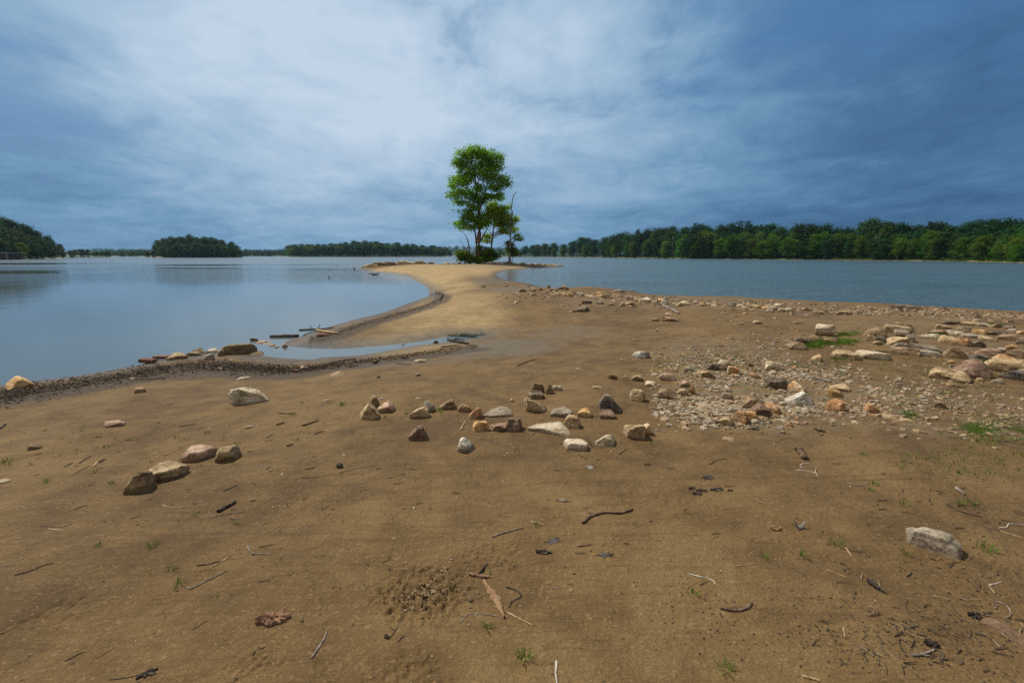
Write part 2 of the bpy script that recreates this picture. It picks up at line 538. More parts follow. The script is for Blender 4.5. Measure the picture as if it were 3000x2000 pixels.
# ------------------------------------------------------------------ ground sheet
def make_ground():
    rs = [0.25]
    while rs[-1] < 3200:
        rs.append(rs[-1] + (0.008 if 1.3 < rs[-1] < 2.7 else 0.014 + 0.009 * rs[-1]))
    rs = np.array(rs)
    th = np.concatenate([np.linspace(-math.pi, -1.02, 60, endpoint=False), np.linspace(-1.02, 1.02, 640, endpoint=False), np.linspace(1.02, math.pi, 60, endpoint=False)])
    R, T = np.meshgrid(rs, th, indexing='ij')
    X = (R * np.sin(T)).ravel(); Y = (R * np.cos(T)).ravel()
    d = np.full(X.shape, -60.0)
    near = (np.abs(X) < 75) & (Y < 110) & (Y > -75)
    d[near] = sdist(X[near], Y[near])
    Z = height(X, Y, d)
    # the scuffed hollow in the foreground and small foot-worn unevenness
    for (cx, cy, rad, amp) in [(DIG[0], DIG[1], 0.27, 0.028), (DIG[0] - 0.55, DIG[1] - 0.42, 0.16, 0.012), (DIG[0] + 0.05, DIG[1] - 0.45, 0.18, 0.012), (DIG[0] - 1.6, DIG[1] - 0.1, 0.2, 0.010), (DIG[0] + 1.5, DIG[1] + 0.9, 0.25, 0.010), (DIG[0] + 0.3, DIG[1] + 0.25, 0.2, 0.012)]:
        q = np.hypot((X - cx), (Y - cy) * 1.1)
        idx = np.where(q < rad)[0]
        for i in idx:
            f = (1 - q[i] / rad)
            nz = mnoise.noise(Vector((X[i] * 28, Y[i] * 28, 3.0))) + 0.6 * mnoise.noise(Vector((X[i] * 60, Y[i] * 60, 9.0)))
            Z[i] += amp * nz * min(1, f * 2.2) - amp * 0.35 * f
    nR, nT = R.shape
    i0 = (np.arange(nR - 1)[:, None] * nT + np.arange(nT)[None, :])
    j1 = (np.arange(nT) + 1) % nT
    i1 = (np.arange(nR - 1)[:, None] * nT + j1[None, :])
    Fq = np.stack([i0, i0 + nT, i1 + nT, i1], -1).reshape(-1, 4)[:, ::-1]
    V = np.stack([X, Y, Z], 1)
    # close the centre
    c = len(V); V = np.vstack([V, [[0, 0, hz(0, 0)]]])
    o = mesh_obj('ground', V, Fq, MAT_GROUND, smooth_shade=True)
    me = o.data
    # material zones as vertex attributes: kinds of soil, not light
    def pt(px, py): return at_level(px, py, 0.4)
    def blob(lst, X, Y):
        m = np.zeros(X.shape)
        for (px, py, rx, ry, k) in lst:
            cx, cy = pt(px, py); ex, _ = pt(px + rx, py); _, fy = pt(px, py - ry)
            q = np.sqrt(((X - cx) / abs(ex - cx)) ** 2 + ((Y - cy) / max(abs(fy - cy), 0.05)) ** 2)
            m = np.maximum(m, k * (1 - smooth(0.45, 1.15, q)))
        return m
    # dry yellow sand on the spit
    yel = blob([(1250, 806, 150, 22, 1.0), (1180, 785, 130, 12, 1.0), (1350, 784, 180, 12, 1.0), (1480, 783, 90, 9, 0.8), (1300, 830, 130, 16, 0.8), (1330, 905, 190, 45, 0.75), (1200, 960, 190, 32, 0.7), (1350, 865, 150, 22, 0.6)], X, Y)
    # grey wet mud
    mud = blob([(1480, 985, 190, 32, 1.0), (1660, 950, 140, 22, 0.55), (1440, 812, 60, 14, 0.8), (1500, 842, 90, 10, 0.8), (1180, 1030, 220, 14, 0.6), (1400, 1010, 150, 18, 0.8)], X, Y)
    grav = blob([(2150, 1190, 270, 80, 1.0), (2400, 1170, 380, 90, 0.9), (2120, 1040, 250, 60, 0.75), (2680, 1200, 420, 90, 0.7), (2000, 880, 420, 22, 0.9), (2600, 920, 420, 26, 0.9), (2850, 1020, 300, 90, 0.6), (1430, 775, 210, 6, 1.0)], X, Y)
    litter = blob([(2900, 1700, 200, 190, 0.8), (2700, 1950, 420, 130, 0.8), (2250, 1880, 350, 160, 0.35)], X, Y)
    wrk = np.zeros(X.shape)
    wp = [at_level(*p, .25) for p in [(-200, 1170), (0, 1156), (100, 1141), (250, 1116), (400, 1090), (500, 1077), (620, 1068), (700, 1076), (780, 1078), (860, 1084), (920, 1078), (1000, 1064), (1100, 1048), (1200, 1038), (1300, 1026), (1400, 1012)]]
    wp2 = [at_level(*p, .2) for p in [(905, 990), (980, 972), (1060, 950), (1150, 925), (1230, 902), (1290, 880), (1300, 865), (1275, 850)]]
    sel = np.where((d > -1) & (d < 6) & (X < 4) & (Y > 2))[0]
    for path, wd, amp in ((wp, .90, 1.0), (wp2, .5, .8)):
        for si_, ((ax, ay), (bx, by)) in enumerate(zip(path[:-1], path[1:])):
            wd = (.9 if si_ < 6 else .6 if si_ < 9 else .32) if path is wp else wd
            ex, ey = bx - ax, by - ay
            t_ = np.clip(((X[sel] - ax) * ex + (Y[sel] - ay) * ey) / (ex * ex + ey * ey), 0, 1)
            q_ = np.hypot(X[sel] - ax - t_ * ex, Y[sel] - ay - t_ * ey)
            wrk[sel] = np.maximum(wrk[sel], amp * (1 - smooth(wd * .4, wd * 1.3, q_)))
    for nm, arr in (('shore', d), ('yellow', yel), ('mud', mud), ('gravelly', grav), ('litter', litter), ('wrack', wrk), ('far', smooth(100, 118, np.hypot(X, Y)))):
        a = me.attributes.new(nm, 'FLOAT', 'POINT')
        a.data.foreach_set('value', np.append(arr, arr[0]).astype(np.float32))
    tag(o, kind='structure')
    return o


def ground_material():
    m, g, b, out = new_mat('sand_and_mud')
    tc = g.node('ShaderNodeTexCoord'); P0 = tc.outputs['Object']
    def att(n):
        a = g.node('ShaderNodeAttribute'); a.attribute_name = n
        return a.outputs['Fac']
    big = g.noise(P0, 0.55, 4, 0.55)
    med = g.noise(P0, 3.2, 5, 0.6, 0.4)
    fine = g.noise(P0, 55, 4, 0.65)
    grain = g.noise(P0, 150, 4, 0.75)
    base = g.ramp(g.math('ADD', g.math('MULTIPLY', big, 0.5), g.math('MULTIPLY', med, 0.5)),
                  [(0.40, (0.088, 0.053, 0.020)), (0.5, (0.136, 0.084, 0.032)), (0.60, (0.182, 0.118, 0.047))])
    base = g.mix(g.maprange(grain, 0.40, 0.52, 0.60, 0), base, (0.070, 0.040, 0.016))
    base = g.mix(g.maprange(fine, 0.56, 0.72, 0, 0.5), base, (0.36, 0.24, 0.12))
    strk = g.noise(g.mapping(P0, rot=(0, 0, -0.35), scale=(2.0, 14, 1)), 1.0, 5, 0.65, 0.8)
    base = g.mix(g.maprange(strk, 0.54, 0.66, 0, 0.45), base, (0.075, 0.044, 0.018))
    yellow = g.ramp(g.math('ADD', g.math('MULTIPLY', med, 0.6), g.math('MULTIPLY', fine, 0.4)), [(0.38, (0.24, 0.165, 0.072)), (0.62, (0.39, 0.285, 0.140))])
    col = g.mix(g.math('MULTIPLY', att('yellow'), g.maprange(big, 0.25, 0.5, 0.7, 1.0)), base, yellow)
    mudc = g.ramp(fine, [(0.38, (0.070, 0.055, 0.034)), (0.62, (0.150, 0.120, 0.078))])
    mudf = g.math('MULTIPLY', att('mud'), g.maprange(med, 0.3, 0.55, 0.55, 1.0), clamp=True)
    col = g.mix(mudf, col, mudc)
    # stony soil between the pebbles
    gv = g.node('ShaderNodeTexVoronoi'); g.put(gv.inputs['Vector'], P0); gv.inputs['Scale'].default_value = 26
    gcol = g.mix(0.62, g.mix(1.0, gv.outputs['Color'], (0.25, 0.20, 0.14), 'MULTIPLY'), (0.19, 0.145, 0.09))
    gf = g.math('MULTIPLY', att('gravelly'), g.maprange(g.noise(P0, 5, 4, 0.6), 0.40, 0.60, 0.0, 0.85), clamp=True)
    col = g.mix(gf, col, gcol)
    # dark specks of rotted bark; white specks paint the sparkle of the sand into its colour
    spv = g.node('ShaderNodeTexVoronoi'); g.put(spv.inputs['Vector'], g.mapping(P0, scale=(1, 1.5, 1))); spv.inputs['Scale'].default_value = 34
    spr = g.node('ShaderNodeSeparateColor'); g.put(spr.inputs[0], spv.outputs['Color'])
    sel = g.math('LESS_THAN', spr.outputs[0], g.math('ADD', 0.05, g.math('MULTIPLY', att('litter'), 0.5)))
    dk = g.math('MULTIPLY', sel, g.maprange(spv.outputs['Distance'], 0.30, 0.16))
    col = g.mix(g.math('MULTIPLY', dk, 0.8), col, (0.030, 0.024, 0.018))
    wv = g.node('ShaderNodeTexVoronoi'); g.put(wv.inputs['Vector'], P0); wv.inputs['Scale'].default_value = 105
    wr = g.node('ShaderNodeSeparateColor'); g.put(wr.inputs[0], wv.outputs['Color'])
    wsel = g.math('MULTIPLY', g.math('LESS_THAN', wr.outputs[1], 0.022), g.maprange(wv.outputs['Distance'], 0.22, 0.10))
    col = g.mix(g.math('MULTIPLY', wsel, 0.9), col, (0.62, 0.56, 0.46))
    wk = g.maprange(g.math('ADD', att('wrack'), g.math('MULTIPLY', g.math('SUBTRACT', g.noise(P0, 6, 5, 0.65), 0.5), 1.4)), 0.25, 0.75, 0, 0.85)
    col = g.mix(wk, col, g.mix(fine, (0.020, 0.016, 0.012), (0.085, 0.065, 0.045)))
    # damp margin beside the water
    sh = att('shore')
    wob = g.math('ADD', sh, g.math('MULTIPLY', g.math('SUBTRACT', g.noise(P0, 2.0, 4, 0.6), 0.5), 0.9))
    wet = g.maprange(wob, 1.15, 0.15)
    wetcol = g.mix(1.0, col, (0.42, 0.43, 0.43), 'MULTIPLY')
    col = g.mix(wet, col, wetcol)
    # lake bed silt and forest floor of the far shores
    col = g.mix(g.maprange(sh, 0.0, -0.25), col, (0.075, 0.068, 0.045))
    sp = g.node('ShaderNodeSeparateXYZ'); g.put(sp.inputs[0], P0)
    farc = g.ramp(g.math('ADD', sp.outputs[2], g.math('MULTIPLY', g.noise(P0, 0.08, 3), 0.5)), [(0.0, (0.05, 0.045, 0.03)), (0.22, (0.16, 0.12, 0.06)), (0.42, (0.30, 0.22, 0.12)), (0.60, (0.06, 0.12, 0.02)), (0.95, (0.02, 0.045, 0.012))])
    col = g.mix(att('far'), col, farc)
    g.put(b.inputs['Base Color'], col)
    g.put(b.inputs['Roughness'], g.math('SUBTRACT', g.math('SUBTRACT', 0.92, g.math('MULTIPLY', wet, 0.42)), g.math('MULTIPLY', mudf, 0.2)))
    b.inputs['Specular IOR Level'].default_value = 0.3
    h = g.math('ADD', g.math('MULTIPLY', fine, 0.7), g.math('ADD', g.math('MULTIPLY', grain, 0.35), g.math('MULTIPLY', g.noise(P0, 14, 4, 0.6), 1.6)))
    drag = g.noise(g.mapping(P0, rot=(0, 0, -0.35), scale=(2.0, 12, 1)), 1.0, 4, 0.6, 0.6)
    h = g.math('ADD', h, g.math('MULTIPLY', drag, 1.6))
    h = g.math('ADD', h, g.math('MULTIPLY', g.noise(P0, 5, 3, 0.5), 2.2))
    bump(g, b, h, 0.95, 0.011)
    return m


MAT_GROUND = ground_material()
ground = make_ground()

# ------------------------------------------------------------------ lake
def water_material():
    m, g, b, out = new_mat('lake_water')
    tc = g.node('ShaderNodeTexCoord'); P0 = tc.outputs['Object']
    sp = g.node('ShaderNodeSeparateXYZ'); g.put(sp.inputs[0], P0)
    b.inputs['IOR'].default_value = 1.33
    # breezy zones and calm slicks
    slick = g.noise(g.mapping(P0, loc=(11, 4, 0), scale=(0.006, 0.030, 1)), 1.0, 3, 0.5, 0.3)
    right = g.maprange(sp.outputs[0], -6, 14)
    wind = g.math('ADD', g.math('MULTIPLY', right, 0.75), g.maprange(slick, 0.42, 0.56, 0.0, 0.5))
    leftcalm = g.maprange(sp.outputs[1], 30, 110, 0.03, 1.0)
    band = g.maprange(g.noise(g.mapping(P0, loc=(3, 9, 0), scale=(0.010, 0.055, 1)), 1.0, 2, 0.5), 0.60, 0.66, 1.0, 0.07)
    wind = g.math('MULTIPLY', g.math('MAXIMUM', wind, 0.55), g.math('MAXIMUM', leftcalm, right))
    wind = g.math('MULTIPLY', wind, g.math('MAXIMUM', band, right))
    gust = g.maprange(g.noise(g.mapping(P0, loc=(5, 1, 0), scale=(0.05, 0.16, 1)), 1.0, 4, 0.6, 0.5), 0.36, 0.60, 0.45, 1.25)
    wind = g.math('MULTIPLY', wind, g.math('MAXIMUM', gust, g.math('SUBTRACT', 1.0, right)))
    # calm slicks on the left that mirror the wooded shore
    wy = g.math('ADD', sp.outputs[1], g.math('MULTIPLY', g.math('SUBTRACT', g.noise(g.mapping(P0, scale=(0.03, 0.03, 1)), 1.0, 3, 0.6), 0.5), 9.0))
    def zone(y0, y1, x0, x1, f):
        a = g.math('MULTIPLY', g.maprange(wy, y0 - f, y0 + f), g.maprange(wy, y1 + f, y1 - f))
        return g.math('MULTIPLY', a, g.math('MULTIPLY', g.maprange(sp.outputs[0], x1 + f * 3, x1 - f * 3), g.maprange(sp.outputs[0], x0 - f * 3, x0 + f * 3)))
    calm = g.math('MAXIMUM', zone(19, 27.5, -200, -19, .8), g.math('MAXIMUM', zone(50, 62, -400, -44, 2), g.math('MAXIMUM', zone(68, 76, -64, -36, 2), g.math('MAXIMUM', zone(100, 125, -200, -98, 4), zone(60, 72, -36, -22, 2)))))
    wind = g.math('MULTIPLY', wind, g.math('SUBTRACT', 1.0, calm))
    wind = g.math('MAXIMUM', g.math('MINIMUM', wind, 1.1), 0.02)
    g.put(b.inputs['Roughness'], g.math('ADD', 0.03, g.math('MULTIPLY', wind, 0.26)))
    r1 = g.noise(g.mapping(P0, rot=(0, 0, 0.15), scale=(2.4, 4.2, 1)), 1.0, 3, 0.6, 0.4)
    r2 = g.noise(g.mapping(P0, rot=(0, 0, -0.3), scale=(5.5, 13, 1)), 1.0, 3, 0.6, 0.4)
    r3 = g.noise(g.mapping(P0, rot=(0, 0, 0.1), scale=(0.40, 0.75, 1)), 1.0, 3, 0.6)
    h = g.math('ADD', g.math('MULTIPLY', r1, 0.6), g.math('ADD', g.math('MULTIPLY', r2, 0.18), g.math('MULTIPLY', r3, 1.8)))
    n = g.node('ShaderNodeBump'); n.inputs['Distance'].default_value = 0.30
    g.put(n.inputs['Strength'], wind); g.put(n.inputs['Height'], h)
    g.l.new(n.outputs[0], b.inputs['Normal'])
    col = g.mix(right, (0.100, 0.128, 0.138), (0.056, 0.100, 0.122))
    g.put(b.inputs['Base Color'], col)
    return m


MAT_WATER = water_material()
V = [(-3100, -60, 0), (3100, -60, 0), (3100, 3100, 0), (-3100, 3100, 0)]
lake = mesh_obj('lake_water', V, [(0, 1, 2, 3)], MAT_WATER)
tag(lake, kind='structure')

# ------------------------------------------------------------------ foliage
def leaf_cloud(lobes, n, size, seed, up=0.35, shell=0.55, droop=0.0, spray=True):
    """many small leaf-shaped quads spread through ellipsoids; lobes: (x,y,z,rx,ry,rz)"""
    r = np.random.default_rng(seed)
    L = np.array(lobes, float)
    wgt = (L[:, 3] * L[:, 5] + L[:, 4] * L[:, 5] + L[:, 3] * L[:, 4]); wgt /= wgt.sum()
    ncl = max(1, n // 9) if spray else n
    idx = r.choice(len(L), ncl, p=wgt)
    d = r.normal(size=(ncl, 3)); d /= np.linalg.norm(d, axis=1)[:, None]
    rad = shell + (1.05 - shell) * r.random(ncl) ** 0.6
    rad = np.where(r.random(ncl) < 0.14, r.random(ncl) * shell, rad)
    C = L[idx, :3] + d * L[idx, 3:6] * rad[:, None]
    if spray:
        C = np.repeat(C, 9, axis=0) + r.normal(size=(ncl * 9, 3)) * size * np.array([1.5, 1.5, 0.75])
        d = np.repeat(d, 9, axis=0)
    m = len(C)
    nrm = d * 0.6 + r.normal(size=(m, 3)) * 0.75 + np.array([0, 0, up * 2])
    nrm /= np.linalg.norm(nrm, axis=1)[:, None]
    t = np.cross(nrm, r.normal(size=(m, 3))); t /= np.linalg.norm(t, axis=1)[:, None] + 1e-9
    bt = np.cross(nrm, t)
    s = size * (0.6 + 0.8 * r.random(m))[:, None]
    V = np.stack([C - t * s * 0.62, C + bt * s * 0.36, C + t * s * 0.62 + nrm * s * 0.12, C - bt * s * 0.36], 1).reshape(-1, 3)
    Fq = np.arange(m * 4).reshape(-1, 4)
    return V, Fq


def crown_proto(seed, kind):
    r = random.Random(seed)
    lobes = []
    if kind == 'pine':
        g = Geo()
        tiers = 9
        for i in range(tiers):
            z = 0.42 + 0.56 * i / (tiers - 1)
            reach = (0.20 if i < 6 else 0.20 * (tiers - i) / 4.0) * r.uniform(0.75, 1.15)
            for k in range(r.randint(3, 5)):
                a = r.uniform(0, 6.28)
                lobes.append((math.cos(a) * reach * 0.6, math.sin(a) * reach * 0.6, z + r.uniform(-.02, .02), reach * 0.55, reach * 0.55, 0.022))
        lobes.append((0, 0, 0.97, 0.03, 0.03, 0.04))
        return leaf_cloud(lobes, 2600, 0.030, seed, up=0.3, shell=0.2)
    top, low, width = {'round': (1.0, 0.10, 0.36), 'tall': (1.0, 0.06, 0.26), 'wide': (1.0, 0.22, 0.44), 'low': (1.0, 0.02, 0.50)}[kind]
    n = 17
    for i in range(n):
        t = (i + 0.5) / n
        z = low + (top - low) * (0.08 + 0.84 * t)
        prof = math.sin(math.pi * min(1, 0.22 + 0.74 * t)) ** 0.6
        a = i * 2.4 + r.uniform(-.5, .5)
        rr = width * prof * r.uniform(0.35, 0.72)
        s = r.uniform(0.09, 0.16)
        lobes.append((math.cos(a) * rr, math.sin(a) * rr, z, s * 1.15, s * 1.15, s * 0.85))
    lobes.append((0, 0, 0.88, 0.12, 0.12, 0.11))
    lobes.append((0, 0, 0.5, width * 0.5, width * 0.5, 0.3))
    return leaf_cloud(lobes, 3300, 0.040, seed, up=0.3, shell=0.6)


def trunk_proto(seed, kind):
    r = random.Random(seed)
    g = Geo()
    pts = [(0, 0, -0.04)]
    x = y = 0
    for i in range(1, 7):
        x += r.uniform(-.014, .014); y += r.uniform(-.014, .014)
        pts.append((x, y, i * (0.15 if kind != 'pine' else 0.155)))
    g.add(*tube(pts, [0.022, 0.018, 0.016, 0.014, 0.011, 0.008, 0.004], 6))
    for i in range(6):
        p = pts[r.randint(2, 5)]; a = r.uniform(0, 6.28); l = r.uniform(.12, .24)
        g.add(*tube([p, (p[0] + math.cos(a) * l * .6, p[1] + math.sin(a) * l * .6, p[2] + l * .35), (p[0] + math.cos(a) * l, p[1] + math.sin(a) * l, p[2] + l * (.65 if kind != 'pine' else .1))], [0.008, 0.005, 0.002], 5))
    return g


PROTO = {}
for kind, seeds in (('round', (1, 2, 3)), ('tall', (4, 5)), ('wide', (6, 7)), ('low', (8,)), ('pine', (9, 10, 11))):
    for s in seeds:
        PROTO.setdefault(kind, []).append((crown_proto(s, kind), trunk_proto(s, kind)))
MESH = {}


def tree(kind, idx, x, y, z, h, spread, label, group, leaf='wood', bark='grey', rz=None, name=None, lean=0.0):
    key = (kind, idx, leaf, bark)
    if key not in MESH:
        (Vc, Fc), tg = PROTO[kind][idx]
        c = mesh_obj('crown', Vc, Fc, LM[leaf]); t = tg.build('trunk', WM[bark], smooth_shade=True)
        MESH[key] = (c.data, t.data)
        bpy.data.objects.remove(c); bpy.data.objects.remove(t)
    root = empty(name or ('pine_tree' if kind == 'pine' else 'broadleaf_tree'), (x, y, z), random.uniform(0, 6.28) if rz is None else rz)
    root.scale = (h * spread, h * spread, h)
    root.rotation_euler[1] = lean
    for nm, d in zip(('crown', 'trunk'), MESH[key]):
        o = bpy.data.objects.new(nm, d); link(o, root)
    tag(root, label, 'pine tree' if kind == 'pine' else 'tree', group)
    return root


SKY = {
    'left_hill': [(-200, 610), (0, 634), (60, 650), (106, 668), (178, 712), (212, 744)],
    'left_wood': [(200, 730), (225, 722), (260, 727), (330, 732)],
    'island': [(427, 728), (445, 724), (470, 704), (520, 693), (560, 691), (600, 692), (650, 699), (690, 712), (714, 728)],
    'centre_wood': [(840, 722), (870, 713), (985, 712), (1070, 706), (1155, 710), (1206, 714), (1240, 718), (1298, 722), (1322, 730)],
    'right_wood': [(1455, 732), (1500, 727), (1560, 716), (1620, 712), (1650, 712), (1690, 698), (1740, 698), (1800, 688), (1850, 682), (1880, 672), (1950, 668), (2020, 660), (2080, 664), (2150, 658),
                   (2250, 662), (2330, 664), (2400, 660), (2480, 666), (2545, 646), (2580, 652), (2650, 662), (2730, 656), (2800, 660), (2870, 652), (2950, 650), (3000, 648), (3250, 640)],
}


def sky_top(name, px):
    return float(np.interp(px, [p[0] for p in SKY[name]], [p[1] for p in SKY[name]]))


def place_row(mass, px0, px1, step, back, frac, kinds, label, group, leafs=('wood',), spread=(0.8, 1.1), jit=0.35, special=None):
    px = px0
    while px <= px1:
        p = px + random.uniform(-jit, jit) * step
        fr, _ = far_front(mass, p)
        Y = fr + back * random.uniform(0.8, 1.25)
        X = (p - 1500) / F * Y * math.cos(PITCH)
        z = hz(X, Y)
        topz = CAMZ + (HORIZON - sky_top(mass, p)) * Y * math.cos(PITCH) / F
        full = topz - z
        h = max(2.5, full * frac * random.uniform(0.88, 1.06))
        kind = random.choice(kinds)
        lf = 'pine' if kind == 'pine' else random.choice(leafs)
        lab, grp = label, group
        if kind == 'pine':
            lab, grp = 'dark pine rising above the broadleaf crowns of the right shore', 'pines on the right shore'
        elif lf == 'light':
            lab, grp = label.replace('green tree', 'light green tree'), group + ', the lighter ones'
        tree(kind, random.randrange(len(PROTO[kind])), X, Y, z - 0.1, h, random.uniform(*spread), lab, grp, lf, random.choice(('grey', 'brown')))
        px += step


place_row('left_hill', -60, 205, 24, 3, 0.48, ['round', 'low'], 'dark green tree at the foot of the left hill beside the water', 'trees at the foot of the left hill', ('wood', 'wood', 'light'), (0.95, 1.25))
place_row('left_hill', -60, 196, 22, 26, 0.72, ['round', 'wide'], 'dark green tree half way up the left hill', 'trees on the slope of the left hill', ('wood',), (0.9, 1.2))
place_row('left_hill', -60, 182, 20, 62, 1.0, ['round', 'tall', 'wide'], 'dark green tree on the ridge of the left hill', 'trees on the ridge of the left hill', ('wood',), (0.8, 1.0))
place_row('left_wood', 212, 328, 12, 4, 0.8, ['round', 'low'], 'small dark green tree on the shore behind the left hill', 'trees on the low shore behind the left hill', ('wood', 'light'), (1.0, 1.3))
place_row('island', 432, 710, 21, 2.5, 0.62, ['round', 'low'], 'green tree at the water edge of the small wooded island', 'trees around the edge of the island', ('wood', 'light', 'wood'), (0.95, 1.25))
place_row('island', 462, 700, 21, 12, 0.9, ['round', 'wide'], 'dark green tree in the middle of the small wooded island', 'trees in the middle of the island', ('wood',), (0.9, 1.1))
place_row('island', 468, 690, 19, 25, 1.03, ['round', 'tall'], 'dark green tree on the crest of the small wooded island', 'trees on the crest of the island', ('wood',), (0.8, 1.0))
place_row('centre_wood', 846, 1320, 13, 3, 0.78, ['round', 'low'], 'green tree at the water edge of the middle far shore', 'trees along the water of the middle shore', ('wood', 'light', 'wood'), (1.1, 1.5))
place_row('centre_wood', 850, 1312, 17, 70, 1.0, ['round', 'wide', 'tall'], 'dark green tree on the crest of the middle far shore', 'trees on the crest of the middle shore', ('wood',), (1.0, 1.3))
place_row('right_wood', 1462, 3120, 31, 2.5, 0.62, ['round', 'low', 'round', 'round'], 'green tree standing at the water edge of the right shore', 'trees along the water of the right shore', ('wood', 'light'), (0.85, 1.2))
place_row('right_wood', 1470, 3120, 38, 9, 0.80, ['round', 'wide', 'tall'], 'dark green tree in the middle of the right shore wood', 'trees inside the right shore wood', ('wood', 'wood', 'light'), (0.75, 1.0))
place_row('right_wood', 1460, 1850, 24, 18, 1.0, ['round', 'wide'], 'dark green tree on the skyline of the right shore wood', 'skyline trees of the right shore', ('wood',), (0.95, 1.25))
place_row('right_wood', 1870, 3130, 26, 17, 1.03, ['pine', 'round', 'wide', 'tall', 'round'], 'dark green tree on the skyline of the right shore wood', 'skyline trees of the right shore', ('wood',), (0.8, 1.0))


def single(mass, px, back, top_px, kind, idx, leaf, bark, spread, label, lean=0.0, name=None):
    fr, _ = far_front(mass, px); Y = fr + back
    X = (px - 1500) / F * Y * math.cos(PITCH); z = hz(X, Y)
    h = CAMZ + (HORIZON - top_px) * Y * math.cos(PITCH) / F - z
    tree(kind, idx, X, Y, z - 0.1, h, spread, label, None, leaf, bark, name=name, lean=lean)


single('right_wood', 1950, 0.6, 707, 'tall', 0, 'light', 'grey', 1.0, 'small bright green egg-shaped tree alone at the right shore water edge')
single('right_wood', 1787, 0.8, 706, 'round', 0, 'light', 'grey', 0.95, 'rounded yellow-green tree at the shore left of the tall pines')
single('right_wood', 2032, 0.8, 716, 'tall', 1, 'light', 'grey', 1.1, 'small pointed light green tree beside the tall bare trunk')
single('right_wood', 2140, 1.5, 690, 'wide', 0, 'light', 'grey', 0.95, 'broad pale green tree overhanging the water of the right shore')
single('right_wood', 2225, 1.5, 708, 'low', 0, 'light', 'grey', 0.9, 'low spreading yellow-green tree beside the broad pale green one')
single('right_wood', 2545, 10, 642, 'round', 1, 'wood', 'pale', 0.72, 'tallest tree of the right shore skyline with a rounded dark crown')
single('right_wood', 2628, 1.5, 707, 'wide', 1, 'light', 'pale', 0.85, 'leaning yellow-green tree with a white trunk at the right shore', 0.12)
single('right_wood', 2980, 1.0, 715, 'low', 0, 'light', 'grey', 0.9, 'yellowish bushy tree at the far right edge of the photo')
single('left_hill', 50, 1.0, 722, 'low', 0, 'light', 'grey', 1.1, 'yellow-green bushy tree beside the boathouse on the left')

# bare pale trunks that stand out in front of the wood
for px, base, top, lean, lab in [(1972, 752, 690, 0.0, 'tall straight bare trunk in front of the right shore pines'), (2687, 757, 730, 0.35, 'short leaning white trunk in the dark of the right shore wood'),
                                 (2560, 740, 695, 0.1, 'forked pale trunk below the tallest tree of the right shore'), (1884, 748, 716, 0.0, 'thin grey dead tree at the right shore'), (2616, 756, 727, 0.3, 'slim white trunk leaning right at the right shore')]:
    fr, _ = far_front('right_wood', px); Y = fr + 4.0
    x, _, z1 = at_depth(px, top, Y); x0 = x; zb = hz(x, Y)
    r = random.Random(px); root = empty('bare_tree', (x, Y, zb - 0.1)); tag(root, lab, 'bare tree')
    h = z1 - zb; g_ = Geo()
    pts = [(0, 0, 0), (lean * h * .2, 0, h * .35), (lean * h * .55, 0, h * .7), (lean * h, 0, h)]
    g_.add(*tube(pts, [0.15, 0.12, 0.09, 0.04], 7)); g_.build('trunk', WM['pale'], root, True)
    for k in range(3):
        t = r.uniform(.55, .95); a = r.uniform(0, 6.28); l = h * r.uniform(.12, .25)
        p = (lean * h * t, 0, h * t); q = Geo(); q.add(*tube([p, (p[0] + math.cos(a) * l * .5, p[1] + math.sin(a) * l * .5, p[2] + l * .5), (p[0] + math.cos(a) * l * .8, math.sin(a) * l * .8, p[2] + l)], [.05, .035, .015], 5))
        q.build('branch', WM['pale'], root, True)


# woods that read as one mass: interiors of the shores and the far ridge
def wood_mass(name, label, mass, px0, px1, n, b0, b1, hfrac, hfix, leaf, size, per=120):
    r = np.random.default_rng(abs(hash(name)) % 1000 + 5) if False else np.random.default_rng(len(name) * 13 + int(px0) % 97)
    lobes = []
    for i in range(n):
        px = px0 + (px1 - px0) * (i + r.random()) / n
        fr, _ = far_front(mass, px)
        Y = fr + b0 + (b1 - b0) * r.random()
        X = (px - 1500) / F * Y * math.cos(PITCH)
        z = hz(X, Y)
        if hfix:
            h = hfix * r.uniform(0.75, 1.15)
        else:
            h = (CAMZ + (HORIZON - sky_top(mass, px)) * Y * math.cos(PITCH) / F - z) * hfrac * r.uniform(0.85, 1.0)
        rr = h * r.uniform(0.28, 0.42)
        lobes.append((X, Y, z + h * 0.45, rr, rr, h * 0.5))
    Vc, Fc = leaf_cloud(lobes, n * per, size, 3 + n, up=0.3, shell=0.7)
    o = mesh_obj(name, Vc, Fc, LM[leaf]); tag(o, label, 'woodland', kind='stuff')


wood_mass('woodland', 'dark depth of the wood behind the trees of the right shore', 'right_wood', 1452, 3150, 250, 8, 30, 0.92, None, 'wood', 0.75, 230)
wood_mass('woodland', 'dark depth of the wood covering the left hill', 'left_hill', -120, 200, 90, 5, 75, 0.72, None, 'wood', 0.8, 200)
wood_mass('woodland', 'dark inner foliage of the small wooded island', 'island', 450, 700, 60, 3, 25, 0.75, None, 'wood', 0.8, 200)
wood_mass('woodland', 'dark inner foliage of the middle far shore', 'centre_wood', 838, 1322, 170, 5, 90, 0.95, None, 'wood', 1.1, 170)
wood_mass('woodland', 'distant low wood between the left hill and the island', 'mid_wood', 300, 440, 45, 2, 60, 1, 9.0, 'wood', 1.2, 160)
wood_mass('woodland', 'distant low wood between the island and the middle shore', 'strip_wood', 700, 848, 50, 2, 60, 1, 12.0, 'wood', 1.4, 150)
wood_mass('woodland', 'bluish wooded ridge on the horizon behind the lake', 'far_ridge', 250, 1620, 420, 5, 300, 1, 13.0, 'wood', 2.2, 110)
